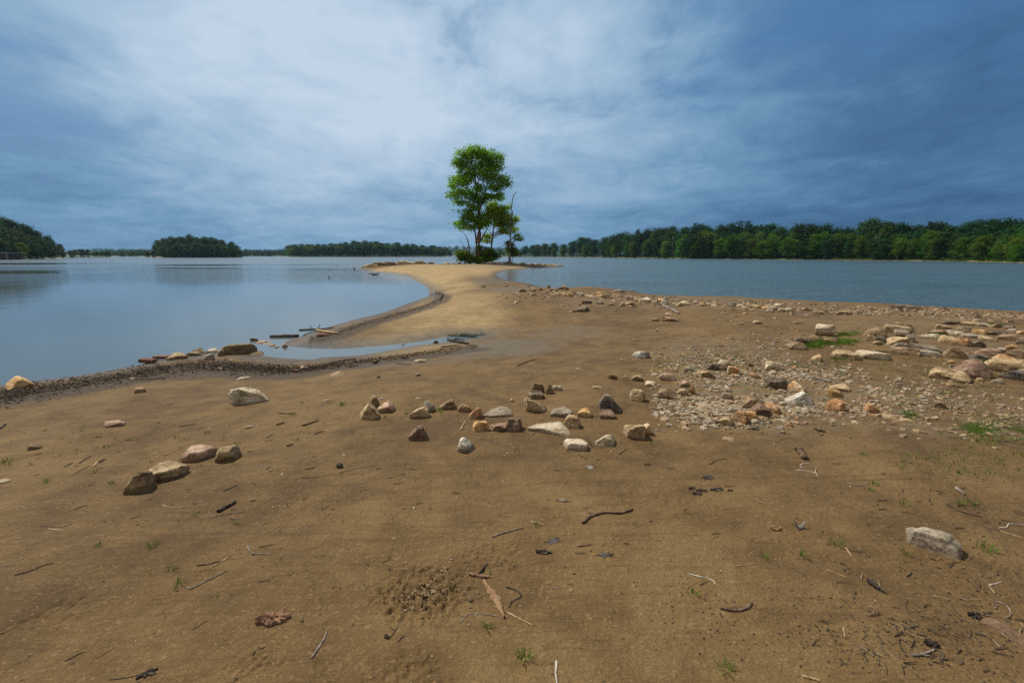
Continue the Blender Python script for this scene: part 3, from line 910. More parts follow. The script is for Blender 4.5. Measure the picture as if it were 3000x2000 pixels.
# low bright bank vegetation in front of the right wood
lob = []
for i in range(190):
    px = 1480 + 1620 * (i + random.random()) / 190
    fr, _ = far_front('right_wood', px); Y = fr + random.uniform(0.6, 2.2); X = (px - 1500) / F * Y * math.cos(PITCH)
    s = random.uniform(0.35, 0.9); lob.append((X, Y, hz(X, Y) + s * 0.3, s * 1.6, s, s * 0.7))
Vc, Fc = leaf_cloud(lob, 9000, 0.30, 77, up=0.4, shell=0.3)
tag(mesh_obj('bank_undergrowth', Vc, Fc, LM['light']), 'low bright green plants on the bank of the right shore', 'undergrowth', kind='stuff')

# boathouse at the left edge and the pale block on the far ridge
def box_geo(g, x0, x1, y0, y1, z0, z1):
    g.add([(x0, y0, z0), (x1, y0, z0), (x1, y1, z0), (x0, y1, z0), (x0, y0, z1), (x1, y0, z1), (x1, y1, z1), (x0, y1, z1)],
          [(0, 3, 2, 1), (4, 5, 6, 7), (0, 1, 5, 4), (1, 2, 6, 5), (2, 3, 7, 6), (3, 0, 4, 7)])


def plain_mat(name, c, rough=0.8):
    m, g, b, out = new_mat(name)
    tc = g.node('ShaderNodeTexCoord')
    n = g.noise(tc.outputs['Object'], 4, 4, 0.6)
    g.put(b.inputs['Base Color'], g.mix(n, tuple(k * 0.75 for k in c), tuple(min(1, k * 1.2) for k in c)))
    b.inputs['Roughness'].default_value = rough
    return m


M_DARKWALL = plain_mat('dark_timber', (0.045, 0.030, 0.026)); M_RAIL = plain_mat('pale_metal', (0.22, 0.24, 0.27), 0.5); M_CONC = plain_mat('pale_concrete', (0.45, 0.42, 0.40)); M_WIN = plain_mat('dark_glass', (0.03, 0.035, 0.04), 0.2)
Y = 214.0
x1, _, zt = at_depth(18, 737, Y); zb = 0.25
root = empty('boathouse', (x1 - 7, Y + 3, zb)); tag(root, 'dark timber boathouse with a pale roof rail at the left edge', 'boathouse')
q = Geo(); box_geo(q, -9, 6.4, -2.4, 4, -0.6, zt - zb - 0.75); q.build('wall', M_DARKWALL, root)
q = Geo(); box_geo(q, -9.4, 6.9, -2.9, 4.4, zt - zb - 0.75, zt - zb - 0.45); q.build('roof', M_RAIL, root)
q = Geo(); box_geo(q, -9.4, 6.9, -2.9, -2.82, zt - zb - 0.12, zt - zb - 0.02)
for i in range(10): box_geo(q, -9.2 + i * 1.77, -9.12 + i * 1.77, -2.9, -2.82, zt - zb - 0.45, zt - zb - 0.12)
q.build('railing', M_RAIL, root)
q = Geo(); box_geo(q, 6.55, 6.8, -2.85, -2.6, -0.6, zt - zb - 0.75); q.build('post', M_RAIL, root)
for wx in (-6.5, -2.5, 1.5):
    q = Geo(); box_geo(q, wx, wx + 2.2, -2.46, -2.41, 0.3, 1.1); q.build('window', M_WIN, root)
Y = 1720.0
fx, _, fz = at_depth(415, 731.5, Y)
root = empty('apartment_block', (fx, Y, fz - 10)); tag(root, 'tiny pale apartment block above the trees on the horizon', 'building')
q = Geo(); box_geo(q, -10, 10, -6, 6, -12, 10); q.build('wall', M_CONC, root)
q = Geo(); box_geo(q, -3, 4, -3, 3, 10, 12.5); q.build('roof_housing', M_CONC, root)
for fl in range(3):
    q = Geo()
    for k in range(7): box_geo(q, -9 + k * 2.7, -7.4 + k * 2.7, -6.06, -6.01, 1 + fl * 3, 2.6 + fl * 3)
    q.build('window_row', M_WIN, root)

# ------------------------------------------------------------------ the trees on the spit
TY = 83.0
def tp(u_, v_, dy=0.0):
    return at_depth(1250 + u_ / 3.92, 400 + v_ / 3.92, TY + dy)
MPP = TY * math.cos(PITCH) / F / 3.92


def spit_tree(name, label, cat, base_uv, stems, lobes, n, size, leaf, bark, seed, depth=0.9, extra=None, auto=True, dy0=0.0, crown_name='crown'):
    r = random.Random(seed)
    bx, by, bz = tp(*base_uv, dy0)
    bz = hz(bx, by)
    root = empty(name, (bx, by, bz)); tag(root, label, cat)
    B = Vector((bx, by, bz))
    def loc(u_, v_, dy=0.0): return tuple(Vector(tp(u_, v_, dy0 + dy)) - B)
    L = []
    for (u_, v_, ru, rv) in lobes:
        ru, rv = ru * 1.08, rv * 1.22
        rad = ru * MPP
        dyy = r.uniform(-1, 1) * depth * 1.6
        c = loc(u_, v_, dyy)
        L.append((c[0], c[1], c[2], ru * MPP * 0.95, max(ru, rv) * MPP * depth, rv * MPP * 0.95))
    anchors = []
    for si, (pts, r0, r1) in enumerate(stems):
        pl = [loc(a, b_, (r.uniform(-.3, .3) if i else 0)) for i, (a, b_) in enumerate(pts)]
        if si == 0 or pts[0][1] > 1330:
            pl[0] = (pl[0][0], pl[0][1], -0.3)
        n_ = max(6, len(pl) * 3)
        sm = resample(pl, n_)
        rr = [r0 + (r1 - r0) * i / (n_ - 1) for i in range(n_)]
        if pts[0][1] > 1330: rr[0] *= 1.35
        q = Geo(); q.add(*tube(sm, rr, 9, 0.08, seed + si)); q.build('trunk' if pts[0][1] > 1330 else 'branch', WM[bark], root, True)
        anchors += [(s_, rad_) for s_, rad_ in zip(sm, rr)][1:]
    if auto:
        q = Geo()
        for i, l in enumerate(L):
            c = np.array(l[:3])
            cand = [a for a in anchors if a[0][2] < c[2] + 0.2] or anchors
            a = min(cand, key=lambda k: np.linalg.norm(k[0] - c) + 0.5 * abs(k[0][2] - (c[2] - 1.0)))
            mid = (a[0] + c) / 2 + np.array([r.uniform(-.2, .2), r.uniform(-.2, .2), 0.1])
            q.add(*tube([a[0], mid, c], [min(a[1] * .8, 0.10), 0.055, 0.02], 6))
            for k in range(4):
                e = c + np.array([r.uniform(-1, 1) * l[3], r.uniform(-1, 1) * l[4], r.uniform(-.3, .9) * l[5]])
                q.add(*tube([mid, (mid + e) / 2 + np.array([0, 0, .08]), e], [0.035, 0.022, 0.008], 5))
        q.build('branches', WM[bark], root, True)
    if L:
        Vc, Fc = leaf_cloud(L, n, size, seed, up=0.45, shell=0.45)
        mesh_obj(crown_name, Vc, Fc, LM[leaf], root)
    return root


big_lobes = [(560, 170, 100, 52), (430, 225, 100, 70), (690, 225, 115, 70), (835, 240, 48, 45), (325, 300, 42, 24), (400, 330, 80, 55), (620, 330, 130, 80), (790, 340, 85, 60), (480, 430, 110, 55), (720, 440, 120, 70),
             (870, 500, 70, 40), (940, 550, 36, 26), (330, 480, 55, 22), (420, 520, 110, 45), (290, 560, 45, 30), (600, 590, 70, 40), (790, 580, 95, 38), (330, 655, 70, 48), (450, 650, 95, 55), (560, 690, 80, 45),
             (380, 755, 62, 26), (275, 690, 34, 22), (480, 775, 50, 22), (700, 690, 90, 26), (620, 745, 70, 32), (830, 680, 48, 30), (835, 715, 46, 12),
             (480, 860, 65, 32), (440, 940, 50, 32), (335, 1000, 44, 14), (430, 1010, 70, 32), (400, 1055, 42, 18), (560, 945, 85, 36), (620, 1010, 90, 36), (700, 965, 70, 40), (520, 1050, 45, 26), (560, 830, 45, 20), (500, 905, 60, 22), (660, 900, 60, 24), (370, 860, 26, 12), (530, 800, 60, 20)]
spit_tree('broadleaf_tree', 'tall many-stemmed green tree standing alone on the tip of the sand spit', 'tree', (615, 1400),
          [([(618, 1400), (600, 1250), (605, 1120), (606, 1000), (600, 860), (578, 700), (566, 560), (545, 430), (520, 300)], 0.46, 0.05),
           ([(575, 1395), (572, 1250), (560, 1120), (540, 1070), (490, 990)], 0.24, 0.06),
           ([(600, 860), (660, 700), (690, 570), (700, 420)], 0.16, 0.04), ([(566, 560), (600, 500), (640, 350), (660, 250)], 0.13, 0.03),
           ([(625, 1200), (665, 1110), (720, 1020)], 0.17, 0.05), ([(578, 700), (480, 620), (380, 540)], 0.12, 0.03), ([(590, 780), (500, 720), (400, 700)], 0.1, 0.03)],
          big_lobes, 25000, 0.26, 'main', 'brown', 21)
spit_tree('broadleaf_tree', 'smaller slender tree with yellowing leaves leaning beside the tall tree', 'tree', (742, 1385),
          [([(742, 1385), (745, 1260), (757, 1150), (767, 1050), (782, 950), (796, 850), (802, 740)], 0.19, 0.04), ([(757, 1150), (720, 1080), (680, 1040)], 0.07, 0.03), ([(767, 1050), (850, 1000), (900, 920)], 0.09, 0.03)],
          [(760, 790, 50, 34), (735, 850, 70, 38), (850, 835, 75, 38), (925, 815, 26, 24), (800, 910, 90, 45), (900, 925, 60, 45), (850, 1000, 80, 38), (880, 1080, 50, 26), (935, 1105, 22, 14), (1010, 950, 48, 24),
           (1020, 1060, 30, 18), (960, 1010, 45, 36), (700, 1140, 40, 28), (690, 1195, 45, 24), (990, 1085, 34, 18)],
          9000, 0.24, 'yellow', 'brown', 22, dy0=1.2)
snag = spit_tree('dead_tree', 'bare crooked dead tree with spreading roots right of the tall tree', 'dead tree', (950, 1425),
                 [([(950, 1425), (953, 1320), (960, 1180), (965, 1050), (968, 930), (984, 865), (972, 835), (984, 740), (998, 680), (1018, 650), (1052, 632)], 0.20, 0.035)],
                 [(1040, 1135, 32, 12), (1062, 1180, 34, 10), (1020, 1165, 15, 9)], 420, 0.24, 'main', 'grey', 23, auto=True, dy0=-0.5, crown_name='foliage')
q = Geo()
for k in range(11):
    a = 2 * math.pi * k / 11 + random.uniform(-.2, .2); l = random.uniform(0.7, 1.5) * (1.5 if math.cos(a) < -0.3 else 1)
    q.add(*tube([(0, 0, .5), (math.cos(a) * l * .35, math.sin(a) * l * .3, .30), (math.cos(a) * l * .75, math.sin(a) * l * .5, .10), (math.cos(a) * l, math.sin(a) * l * .6, -.08)], [.12, .09, .06, .03], 6, .15, k))
q.build('roots', WM['brown'], snag, True)
dead = spit_tree('dead_tree', 'short forked dead stem rising from the bush left of the tall tree', 'dead tree', (495, 1385),
                 [([(495, 1385), (488, 1290), (470, 1190), (447, 1135), (424, 1110)], 0.14, 0.03), ([(490, 1290), (482, 1240), (476, 1185)], 0.08, 0.05), ([(470, 1330), (440, 1280), (410, 1230), (380, 1188)], 0.07, 0.02)],
                 [], 0, 0.2, 'main', 'brown', 24, auto=False, dy0=-0.8)
BL = [('bush', 'yellow-green bush left of the tall tree on the spit', (440, 1420), [(420, 1350, 56, 32), (480, 1388, 52, 30), (375, 1332, 36, 14), (400, 1402, 36, 22), (530, 1400, 36, 18)], 3000, -0.6),
      ('bush', 'dense dark green bush right of the tall tree trunk', (710, 1420), [(705, 1318, 62, 34), (745, 1352, 66, 34), (665, 1380, 50, 30), (615, 1275, 24, 20), (790, 1375, 36, 24), (705, 1405, 70, 14)], 4200, -0.6),
      ('bush', 'dark bush wrapped around the foot of the bare dead tree', (975, 1400), [(950, 1235, 34, 30), (985, 1310, 42, 40), (1000, 1350, 38, 24), (930, 1290, 22, 24)], 2000, 0.6)]
for lf, lab, buv, lb, n_, dyy in BL:
    c0 = (buv[0], buv[1])
    spit_tree('bush', lab, 'bush', c0, [([c0, (c0[0] - 15, c0[1] - 60), (c0[0] + 10, c0[1] - 110)], 0.06, 0.02), ([c0, (c0[0] + 25, c0[1] - 50), (c0[0] + 40, c0[1] - 90)], 0.05, 0.02)], lb, n_, 0.22, lf, 'brown', int(buv[0]), depth=0.8, dy0=dyy, crown_name='foliage')
for (u_, v_, ru, rv) in [(510, 1425, 66, 22), (637, 1425, 46, 24)]:
    spit_tree('herb_clump', 'low bright green herb clump left of the roots' if u_ < 600 else 'small bright green herb clump below the main trunk', 'plant', (u_, 1448), [([(u_, 1448), (u_, 1435)], 0.02, 0.01)], [(u_, v_, ru, rv)], 1200, 0.2, 'grass', 'brown', int(u_), depth=0.6, auto=False, dy0=-2.0, crown_name='foliage')

# ------------------------------------------------------------------ stones
ICO = {}
def ico(level):
    if level not in ICO:
        import bmesh
        bm = bmesh.new(); bmesh.ops.create_icosphere(bm, subdivisions=level, radius=1.0)
        V = np.array([v_.co[:] for v_ in bm.verts]); Fc = np.array([[v_.index for v_ in f.verts] for f in bm.faces]); bm.free()
        V /= np.linalg.norm(V, axis=1)[:, None]
        ICO[level] = (V, Fc)
    return ICO[level]


PROF = {
    'block': [(-1, 0), (-.95, .8), (-.6, 1), (.75, .95), (1, .6), (.95, 0)],
    'slab': [(-1, 0), (-1, .55), (-.7, 1), (.7, .95), (1, .5), (.95, 0)],
    'wedgeL': [(-1, 0), (-.9, .95), (-.45, 1), (.5, .7), (1, .25), (.95, 0)],       # high on the left
    'wedgeR': [(-1, 0), (-1, .25), (-.4, .72), (.5, 1), (.92, .9), (1, 0)],
    'peak': [(-1, 0), (-.9, .3), (-.1, 1), (.2, 1), (.85, .4), (1, 0)],
    'peakL': [(-1, 0), (-.95, .4), (-.5, 1), (-.25, 1), (.7, .45), (1, 0)],
    'peakR': [(-1, 0), (-.9, .4), (.25, 1), (.5, 1), (.95, .4), (1, 0)],
    'dome': [(-1, 0), (-.95, .45), (-.55, .9), (0, 1), (.5, .92), (.92, .5), (1, 0)],
    'flat': [(-1, 0), (-.8, .7), (-.3, 1), (.4, .95), (.85, .6), (1, 0)],
    'over': [(-.55, 0), (-1, .62), (-.5, 1), (.4, .97), (1, .55), (.7, .05)],        # undercut dome
}


def rock_shape(w, h, d, prof, seed, level=4, edge=16, rough=0.05, embed=0.12, cuts=9):
    """stone as the smooth intersection of cut planes: profile edges, front and back, chipped corners"""
    r = random.Random(seed)
    pts = [(x * w / 2 * r.uniform(.94, 1.05), z * h * (r.uniform(.93, 1.06) if z > 0 else 1)) for x, z in PROF[prof]]
    zc = h * 0.42
    edge = int(edge * r.uniform(1.7, 3.0)) if edge > 10 else 16
    planes = []
    n = len(pts)
    for i in range(n):
        (xa, za), (xb, zb_) = pts[i], pts[(i + 1) % n]
        nx, nz = -(zb_ - za), (xb - xa)
        l = math.hypot(nx, nz)
        if l < 1e-6: continue
        nx /= l; nz /= l
        dist = nx * xa + nz * (za - zc)
        if dist < 0: nx, nz, dist = -nx, -nz, -dist
        tilt = r.uniform(-.32, .32) if i < n - 1 else 0
        nv = np.array([nx, tilt, nz]); nv /= np.linalg.norm(nv)
        planes.append((nv, max(dist, min(w, h) * .12)))
    yd = d / 2
    for sgn in (-1, 1):
        a = r.uniform(-.25, .45); b_ = r.uniform(-.3, .3)
        nv = np.array([b_, sgn, a]); nv /= np.linalg.norm(nv)
        planes.append((nv, yd * r.uniform(.85, 1.0)))
    for _ in range(cuts):
        nv = np.array([r.uniform(-1, 1) / w, r.uniform(-1, 1) / d, r.uniform(-.3, 1) / h * .5]); nv /= np.linalg.norm(nv)
        sup = abs(nv[0]) * w / 2 + abs(nv[1]) * yd + abs(nv[2]) * h * .55
        planes.append((nv, sup * r.uniform(.66, .95)))
    D, Fc = ico(level)
    acc = np.zeros(len(D))
    for nv, dist in planes:
        acc += np.maximum(D @ nv / dist, 0) ** edge
    rad = acc ** (-1.0 / edge)
    V = D * rad[:, None]
    s = min(w, d, h * 1.5)
    f1, f2 = 2.6 / s, 7.5 / s
    off = Vector((seed * 1.37 % 50, seed * .71 % 50, 0))
    k = np.array([mnoise.noise(Vector(v_) * f1 + off) * 1.0 + 0.45 * mnoise.noise(Vector(v_) * f2 + off) for v_ in V])
    lay = np.array([mnoise.noise(Vector((v_[0] * .6 / s, v_[1] * .6 / s, v_[2] * 9 / s)) + off) for v_ in V])
    f3 = 22 / s
    k3 = np.array([mnoise.noise(Vector(v_) * f3 + off) for v_ in V]) if level > 3 else 0
    V = V * (1 + rough * 1.1 * k + rough * 0.6 * lay + rough * .35 * k3)[:, None]
    V[:, 2] += zc - embed * h
    V[:, 2] = np.maximum(V[:, 2], -embed * h - 0.02)
    return V, Fc


def rock(px, base, wpx, hpx, prof, mat, label, depth=0.75, yaw=None, lift=0.0, cat='rock', name='rock', embed=0.22, rough=0.07, edge=13, seed=None, water=False, group=None, cuts=9):
    x, y, z, t = ground_at(px, base)
    m = t / F
    w = wpx * m
    d = w * depth
    slope = (CAMZ - z) / math.hypot(x, y)
    sa = slope / math.sqrt(1 + slope * slope); ca = math.sqrt(1 - sa * sa)
    h = max(hpx * m / ca - d * sa / ca * 0.75, w * 0.14, hpx * m * .38)
    # keep the front foot of the stone on the pixel it stands on
    dirx, diry = x / math.hypot(x, y), y / math.hypot(x, y)
    cx, cy = x + dirx * d * 0.42, y + diry * d * 0.42
    if water: gz = 0.0
    else: gz = hz(cx, cy)
    seed = seed if seed is not None else int(px * 3 + base * 7)
    lv = 5 if wpx > 60 and base > 1130 else (4 if wpx > 24 else 3)
    V, Fc = rock_shape(w, h * (1 + embed), d, prof, seed, lv, edge, rough, embed, cuts)
    o = mesh_obj(name, V, Fc, RM[mat], smooth_shade=True, sharp=24)
    r = random.Random(seed)
    o.location = (cx, cy, gz + lift)
    o.rotation_euler = (r.uniform(-.04, .04), r.uniform(-.05, .05), (r.uniform(-.25, .25) if yaw is None else yaw) - math.atan2(x, y))
    tag(o, label, cat, group)
    return o


#  px, base, w, h, profile, material, label, extras
ROCKS = [
 (1260,1205,44,41,'peakL','white','whitish upright rock leaning behind the orange-tan wedge in the middle row',{'depth':.4}),
 (1229,1224,58,39,'wedgeR','tan','tan wedge-shaped rock with an orange right face, left of the dark brown block',{'depth':.6}),
 (1312,1200,53,38,'peakR','brown','dark brown angular rock left of the two reddish stones in the middle row',{'depth':.7}),
 (1361,1207,39,28,'dome','rust','pinkish rust rounded stone, upper one of the reddish pair',{}),
 (1393,1226,41,38,'peakR','rust','orange-red upright stone in front of the pinkish rounded one',{}),
 (1462,1221,90,27,'flat','grey','thin grey slab lying flat behind the pink knobbly rock',{'depth':.6}),
 (1465,1262,66,30,'flat','pink','low pinkish knobbly rock half buried in the sand',{'rough':.11}),
 (1505,1263,56,47,'dome','purple','purplish knobbly lump joined to the buried pink rock',{'rough':.11}),
 (1408,1263,48,35,'block','orange','orange block of rock left of the pink knobbly rock',{'cuts':3}),
 (1603,1268,137,34,'peakR','pale','long flat pale tan rock half buried in front of the stone row',{'depth':.45,'embed':.2,'edge':24}),
 (1569,1206,68,42,'wedgeL','tan','blocky grey-tan rock with a flat sloping top below the dark stack',{}),
 (1547,1185,22,24,'block','pale','small pale stone tucked behind the blocky grey-tan rock',{}),
 (1573,1169,45,25,'slab','dark','dark flat stone lying under the dark brown block',{}),
 (1577,1150,35,30,'block','brown','dark brown block standing at the back of the stone row',{}),
 (1610,1154,28,31,'peak','olive','greenish grey pointed stone right of the dark brown block',{}),
 (1633,1144,27,17,'block','pale','small pale tan stone at the right end of the back row',{}),
 (1646,1221,66,29,'block','grey','grey oblong rock between the blocky tan rock and the orange stone',{}),
 (1713,1222,44,31,'dome','orange','rounded orange stone left of the big charcoal rock',{}),
 (1677,1254,48,44,'block','tan','layered tan block at the right end of the long pale rock',{}),
 (1788,1207,78,58,'peakL','char','largest charcoal grey rock with tan streaks, standing upright',{'depth':.5,'edge':22}),
 (1776,1226,56,26,'slab','purple','reddish brown flat stone at the foot of the charcoal rock',{}),
 (1866,1175,43,40,'block','tan','tan boulder with a flat cap right of the charcoal rock',{}),
 (1861,1285,62,48,'block','tan','squarish rock with tan top and dark brown front at the right front of the row',{}),
 (1889,1273,40,38,'peakR','white_orange','jagged orange and white rock behind the squarish tan and brown one',{'rough':.09}),
 (1688,1319,70,37,'block','pale','pale blocky rock at the front, left of the pale domed one',{}),
 (1771,1306,61,38,'peakR','pale','pale greenish domed rock at the front of the stone row',{}),
 (1363,1323,49,43,'peakL','white','lone whitish rock in front of the stone row',{}),
 (1222,1289,64,50,'peakR','purple','dark purple-brown pitted rock standing alone left of the whitish one',{'rough':.1}),
 (1501,1177,15,11,'peakL','orange','small bright orange shard on the bare sand behind the grey slab',{}),
 (1748,1138,34,11,'flat','tan','flat tan chip on the sand behind the charcoal rock',{}),
 (1795,1111,25,15,'block','brown','small brown stone, leftmost of three in line towards the gravel',{}),
 (1831,1115,19,17,'dome','rust','small round rust-brown stone, middle of three in line',{}),
 (1868,1116,35,20,'dome','tan','small tan stone, rightmost of three in line towards the gravel',{}),
 (1695,1083,24,7,'flat','grey','thin grey-tan shard on the open sand behind the stone row',{}),
 (1233,1062,40,14,'flat','pale','pale layered chip by the wrack line right of the channel',{}),
 (1880,1050,45,25,'dome','white','lone white and grey rounded rock behind the gravel patch',{}),
 (1954,1115,51,28,'dome','pink','reddish tan domed rock at the left edge of the gravel',{}),
 (2069,1108,52,26,'flat','tan','flat tan rock in the gravel below the dark curved one',{}),
 (2101,1086,64,24,'slab','dark','long dark curved rock carrying a pale stone at its right end',{}),
 (2120,1071,31,18,'block','pale','pale oblong stone resting against the dark curved rock',{}),
 (2152,1097,43,28,'wedgeL','white_orange','pale orange lumpy rock at the right end of the dark curved rock',{}),
 (2212,1109,35,20,'wedgeL','rust','small orange-brown wedge right of the lumpy pale orange rock',{}),
 (2262,1086,49,32,'block','pale','squarish pale-topped rock standing in the middle of the gravel',{}),
 (2278,1141,66,32,'flat','dark','dark plate of rock tilted over the gravel left of the orange and white rock',{'lift':.03}),
 (2335,1149,58,37,'peakL','white_orange','orange and white craggy rock behind the big white and grey one',{'rough':.1}),
 (2339,1188,79,46,'peakR','white','big white and grey rock in the gravel',{'rough':.07}),
 (1957,1169,61,34,'wedgeL','brown','brown oblong rock at the left edge of the gravel',{}),
 (1997,1161,36,26,'dome','tan','pale tan stone touching the right end of the brown oblong rock',{}),
 (2025,1155,24,31,'peakR','orange','narrow orange stone right of the pale tan one',{}),
 (2005,1133,33,20,'dome','pink','pink-orange rounded stone behind the narrow orange stone',{}),
 (2128,1174,35,28,'dome','dark','very dark craggy stone in the middle of the gravel',{'rough':.1}),
 (2201,1199,71,44,'flat','brown','grey and orange plate, topmost of the overlapping plates',{}),
 (2229,1222,58,42,'flat','purple','reddish brown plate, middle one of the overlapping plates',{}),
 (2258,1215,54,35,'flat','rust','orange-pink plate, rightmost of the overlapping plates',{}),
 (2121,1249,48,34,'wedgeR','tan','tan wedge with a dark left face at the front left of the overlapping plates',{'edge':24}),
 (2167,1241,46,43,'dome','rust','orange-brown lump in front of the overlapping plates',{}),
 (2198,1232,43,30,'dome','orange','tan-orange stone between the orange-brown lump and the reddish plate',{}),
 (2148,1214,31,21,'slab','grey','grey-tan stone behind the orange-brown lump',{}),
 (1905,1131,34,15,'flat','pale','pale flat stone left of the pink-orange rounded one',{}),
 (2019,1091,31,18,'dome','grey','grey mottled stone at the upper left edge of the gravel',{}),
 (2196,1074,20,13,'flat','brown','small brown flat stone between the pale oblong and the squarish pale rock',{}),
 (2136,1292,38,13,'flat','pink','flat pinkish tan stone on the sand in front of the overlapping plates',{'embed':.3}),
 (1924,971,9,9,'dome','tan','small round tan pebble on the open sand behind the white rock',{}),
 (2416,984,50,30,'block','pale','pale square-topped block crowning the small pile beside the grass patch',{'lift':.05}),
 (2427,1004,45,21,'wedgeR','brown','grey-brown rock at the right foot of the pile beside the grass patch',{}),
 (2383,1001,33,20,'flat','tan','tan rock at the left foot of the pile beside the grass patch',{}),
 (2350,1008,48,21,'flat','dark','dark grey slab behind the brown layered rock left of the grass patch',{}),
 (2336,1025,54,28,'dome','brown','brown layered rock left of the grass patch',{}),
 (2303,1017,16,12,'dome','tan','small tan stone at the left side of the brown layered rock',{}),
 (2475,1053,83,31,'flat','tan','broad tan rock at the front right of the grass patch',{}),
 (2560,1053,86,29,'flat','pale','broad pale rough rock right of the broad tan one',{'rough':.08}),
 (2568,1030,27,11,'flat','tan','small tan stone lying on the broad pale rough rock',{'lift':.12}),
 (2393,1058,32,22,'peakR','tan','small tan pointed stone left of the broad tan rock',{}),
 (2563,987,59,27,'dome','brown','brown-grey rounded rock at the upper left of the middle pile',{}),
 (2554,999,29,20,'wedgeL','tan','tan-orange stone in front of the brown-grey rounded rock',{}),
 (2580,1006,34,22,'dome','char','dark stone with an orange patch beside the tan-orange one',{}),
 (2624,976,72,25,'slab','tan','long tan slab on top of the middle pile',{}),
 (2646,963,51,20,'wedgeL','brown','brown wedge behind the long tan slab',{}),
 (2623,1010,54,30,'wedgeR','tan','tan layered rock in the centre of the middle pile',{}),
 (2664,1002,29,23,'dome','grey','grey-tan rock at the right end of the middle pile',{}),
 (2640,985,37,9,'slab','grey','thin pale grey plate in the middle pile',{'lift':.06}),
 (2650,1041,73,28,'block','brown','squared grey-tan block in front of the long grey plank of stone',{'cuts':3}),
 (2680,1029,118,22,'slab','grey','long narrow grey plank of stone',{'depth':.3,'yaw':-.15}),
 (2715,1044,66,20,'slab','grey','smooth grey oblong stone right of the squared block',{'depth':.4}),
 (2782,1116,94,34,'slab','tan','tan boulder with a small stone on top, below the big purple-brown boulder',{}),
 (2781,1092,19,9,'dome','orange','little pale orange stone on top of the tan boulder',{'lift':.13}),
 (2833,1108,108,54,'peakR','purple','big purple-brown boulder with curved layers',{'edge':13,'rough':.08}),
 (2798,1134,44,14,'flat','brown','flat brown stone on the ground in front of the tan boulder',{}),
 (2958,1092,116,44,'slab','tan','big pale smooth boulder at the right edge',{'edge':22,'depth':.6}),
 (2972,1113,68,38,'peakR','char','grey-black rock leaning in front of the big pale boulder',{}),
 (2938,1063,60,22,'flat','rust','brown flat rock behind the big pale boulder',{}),
 (2872,1065,60,30,'flat','char','dark rock with a tan top left of the big pale boulder',{}),
 (2897,1050,68,30,'flat','purple','smooth reddish boulder behind the dark tan-topped rock',{'edge':12}),
 (2814,1052,88,41,'peakL','brown','large brown rock with slanting layers behind the big purple-brown boulder',{}),
 (2977,1047,48,28,'dome','brown','brown rock at the right edge above the big pale boulder',{}),
 (2858,1017,46,20,'flat','dark','grey-brown flat rock behind the slanting layered rock',{}),
 (2814,1014,42,26,'block','rust','pinkish rock with a blunt top behind the slanting layered rock',{}),
 (2774,1005,38,22,'slab','tan','brownish tan rock left of the pinkish one',{}),
 (2722,991,56,14,'flat','pale','pale jagged flat rock between the middle and right piles',{'rough':.08}),
 (2750,980,40,16,'slab','brown','grey-brown slab at the left of the right pile',{}),
 (2795,980,49,14,'flat','pale','pale rock in the middle of the right pile',{}),
 (2762,964,38,17,'wedgeL','tan','tan wedge at the back left of the right pile',{}),
 (2768,950,49,11,'flat','dark','dark grey rock at the back of the right pile',{}),
 (2802,949,33,11,'wedgeL','dark','small dark wedge at the very back of the right pile',{}),
 (2844,952,49,11,'slab','tan','long tan slab at the very back of the right pile',{}),
 (2883,957,32,11,'flat','white','pale grey stone at the back of the right pile',{}),
 (2913,960,29,14,'wedgeR','brown','brown stone right of the pale grey one at the back',{}),
 (2823,972,43,19,'flat','dark','dark brown rock in the centre of the right pile',{}),
 (2865,978,39,14,'slab','orange','tan-orange brick-like slab in the right pile',{}),
 (2923,982,45,14,'flat','dark','dark flat rock on the right side of the right pile',{}),
 (2953,963,35,13,'peakR','dark','dark pointed rock near the back right corner of the right pile',{}),
 (2967,974,26,13,'dome','grey','grey rounded stone near the right edge of the right pile',{}),
 (2991,979,22,12,'dome','orange','tan-orange stone at the right edge of the photo',{}),
 (2849,991,57,13,'slab','grey','blue-grey slab in front of the tan-orange one',{}),
 (2895,999,46,15,'wedgeL','tan','pinkish tan wedge right of the blue-grey slab',{}),
 (2966,999,73,22,'flat','brown','broad grey-brown rock at the right end of the pile',{}),
 (2965,1026,37,18,'flat','orange','orange tilted stone above the brown rock at the right edge',{}),
 (2990,1008,24,13,'flat','dark','dark stone cut by the right edge of the photo',{}),
 (2932,1031,32,14,'flat','grey','flat grey stone left of the orange tilted one',{}),
 (2447,1163,43,28,'wedgeL','orange','orange-tan stone in front of the flat tan rock in the gravel',{}),
 (2461,1146,57,23,'flat','tan','flat tan rock carrying a pebble, right of the driftwood in the gravel',{}),
 (2467,1130,13,8,'dome','tan','tiny pebble sitting on the flat tan rock',{'lift':.07}),
 (2446,1205,48,38,'block','rust','dark orange-brown cube-like rock at the front of the gravel',{}),
 (2556,1210,45,32,'peakL','rust','reddish orange rock at the front right of the gravel',{}),
 (2603,1225,54,15,'flat','tan','flat tan stone half buried right of the reddish orange rock',{'embed':.3}),
 (2659,1237,44,15,'flat','tan','flat oval tan stone beside the long grass tuft',{'embed':.3}),
 (2751,1195,32,22,'dome','brown','lone tan-brown stone among the gravel on the right',{}),
 (2848,1242,28,13,'flat','tan','small flat tan stone on the right among scattered chips',{}),
 (2921,1123,27,15,'dome','grey','small pale grey stone below the grey-black leaning rock',{}),
 (2871,1118,21,12,'dome','tan','small tan stone at the right foot of the purple-brown boulder',{}),
 (2292,1270,19,11,'dome','grey','small grey pebble on the sand in front of the gravel',{}),
 (2475,922,38,15,'flat','tan','tan rock alone on the beach near the right water line',{}),
 (2364,911,33,12,'flat','tan','pinkish tan rock in the rubble band near the right water line',{}),
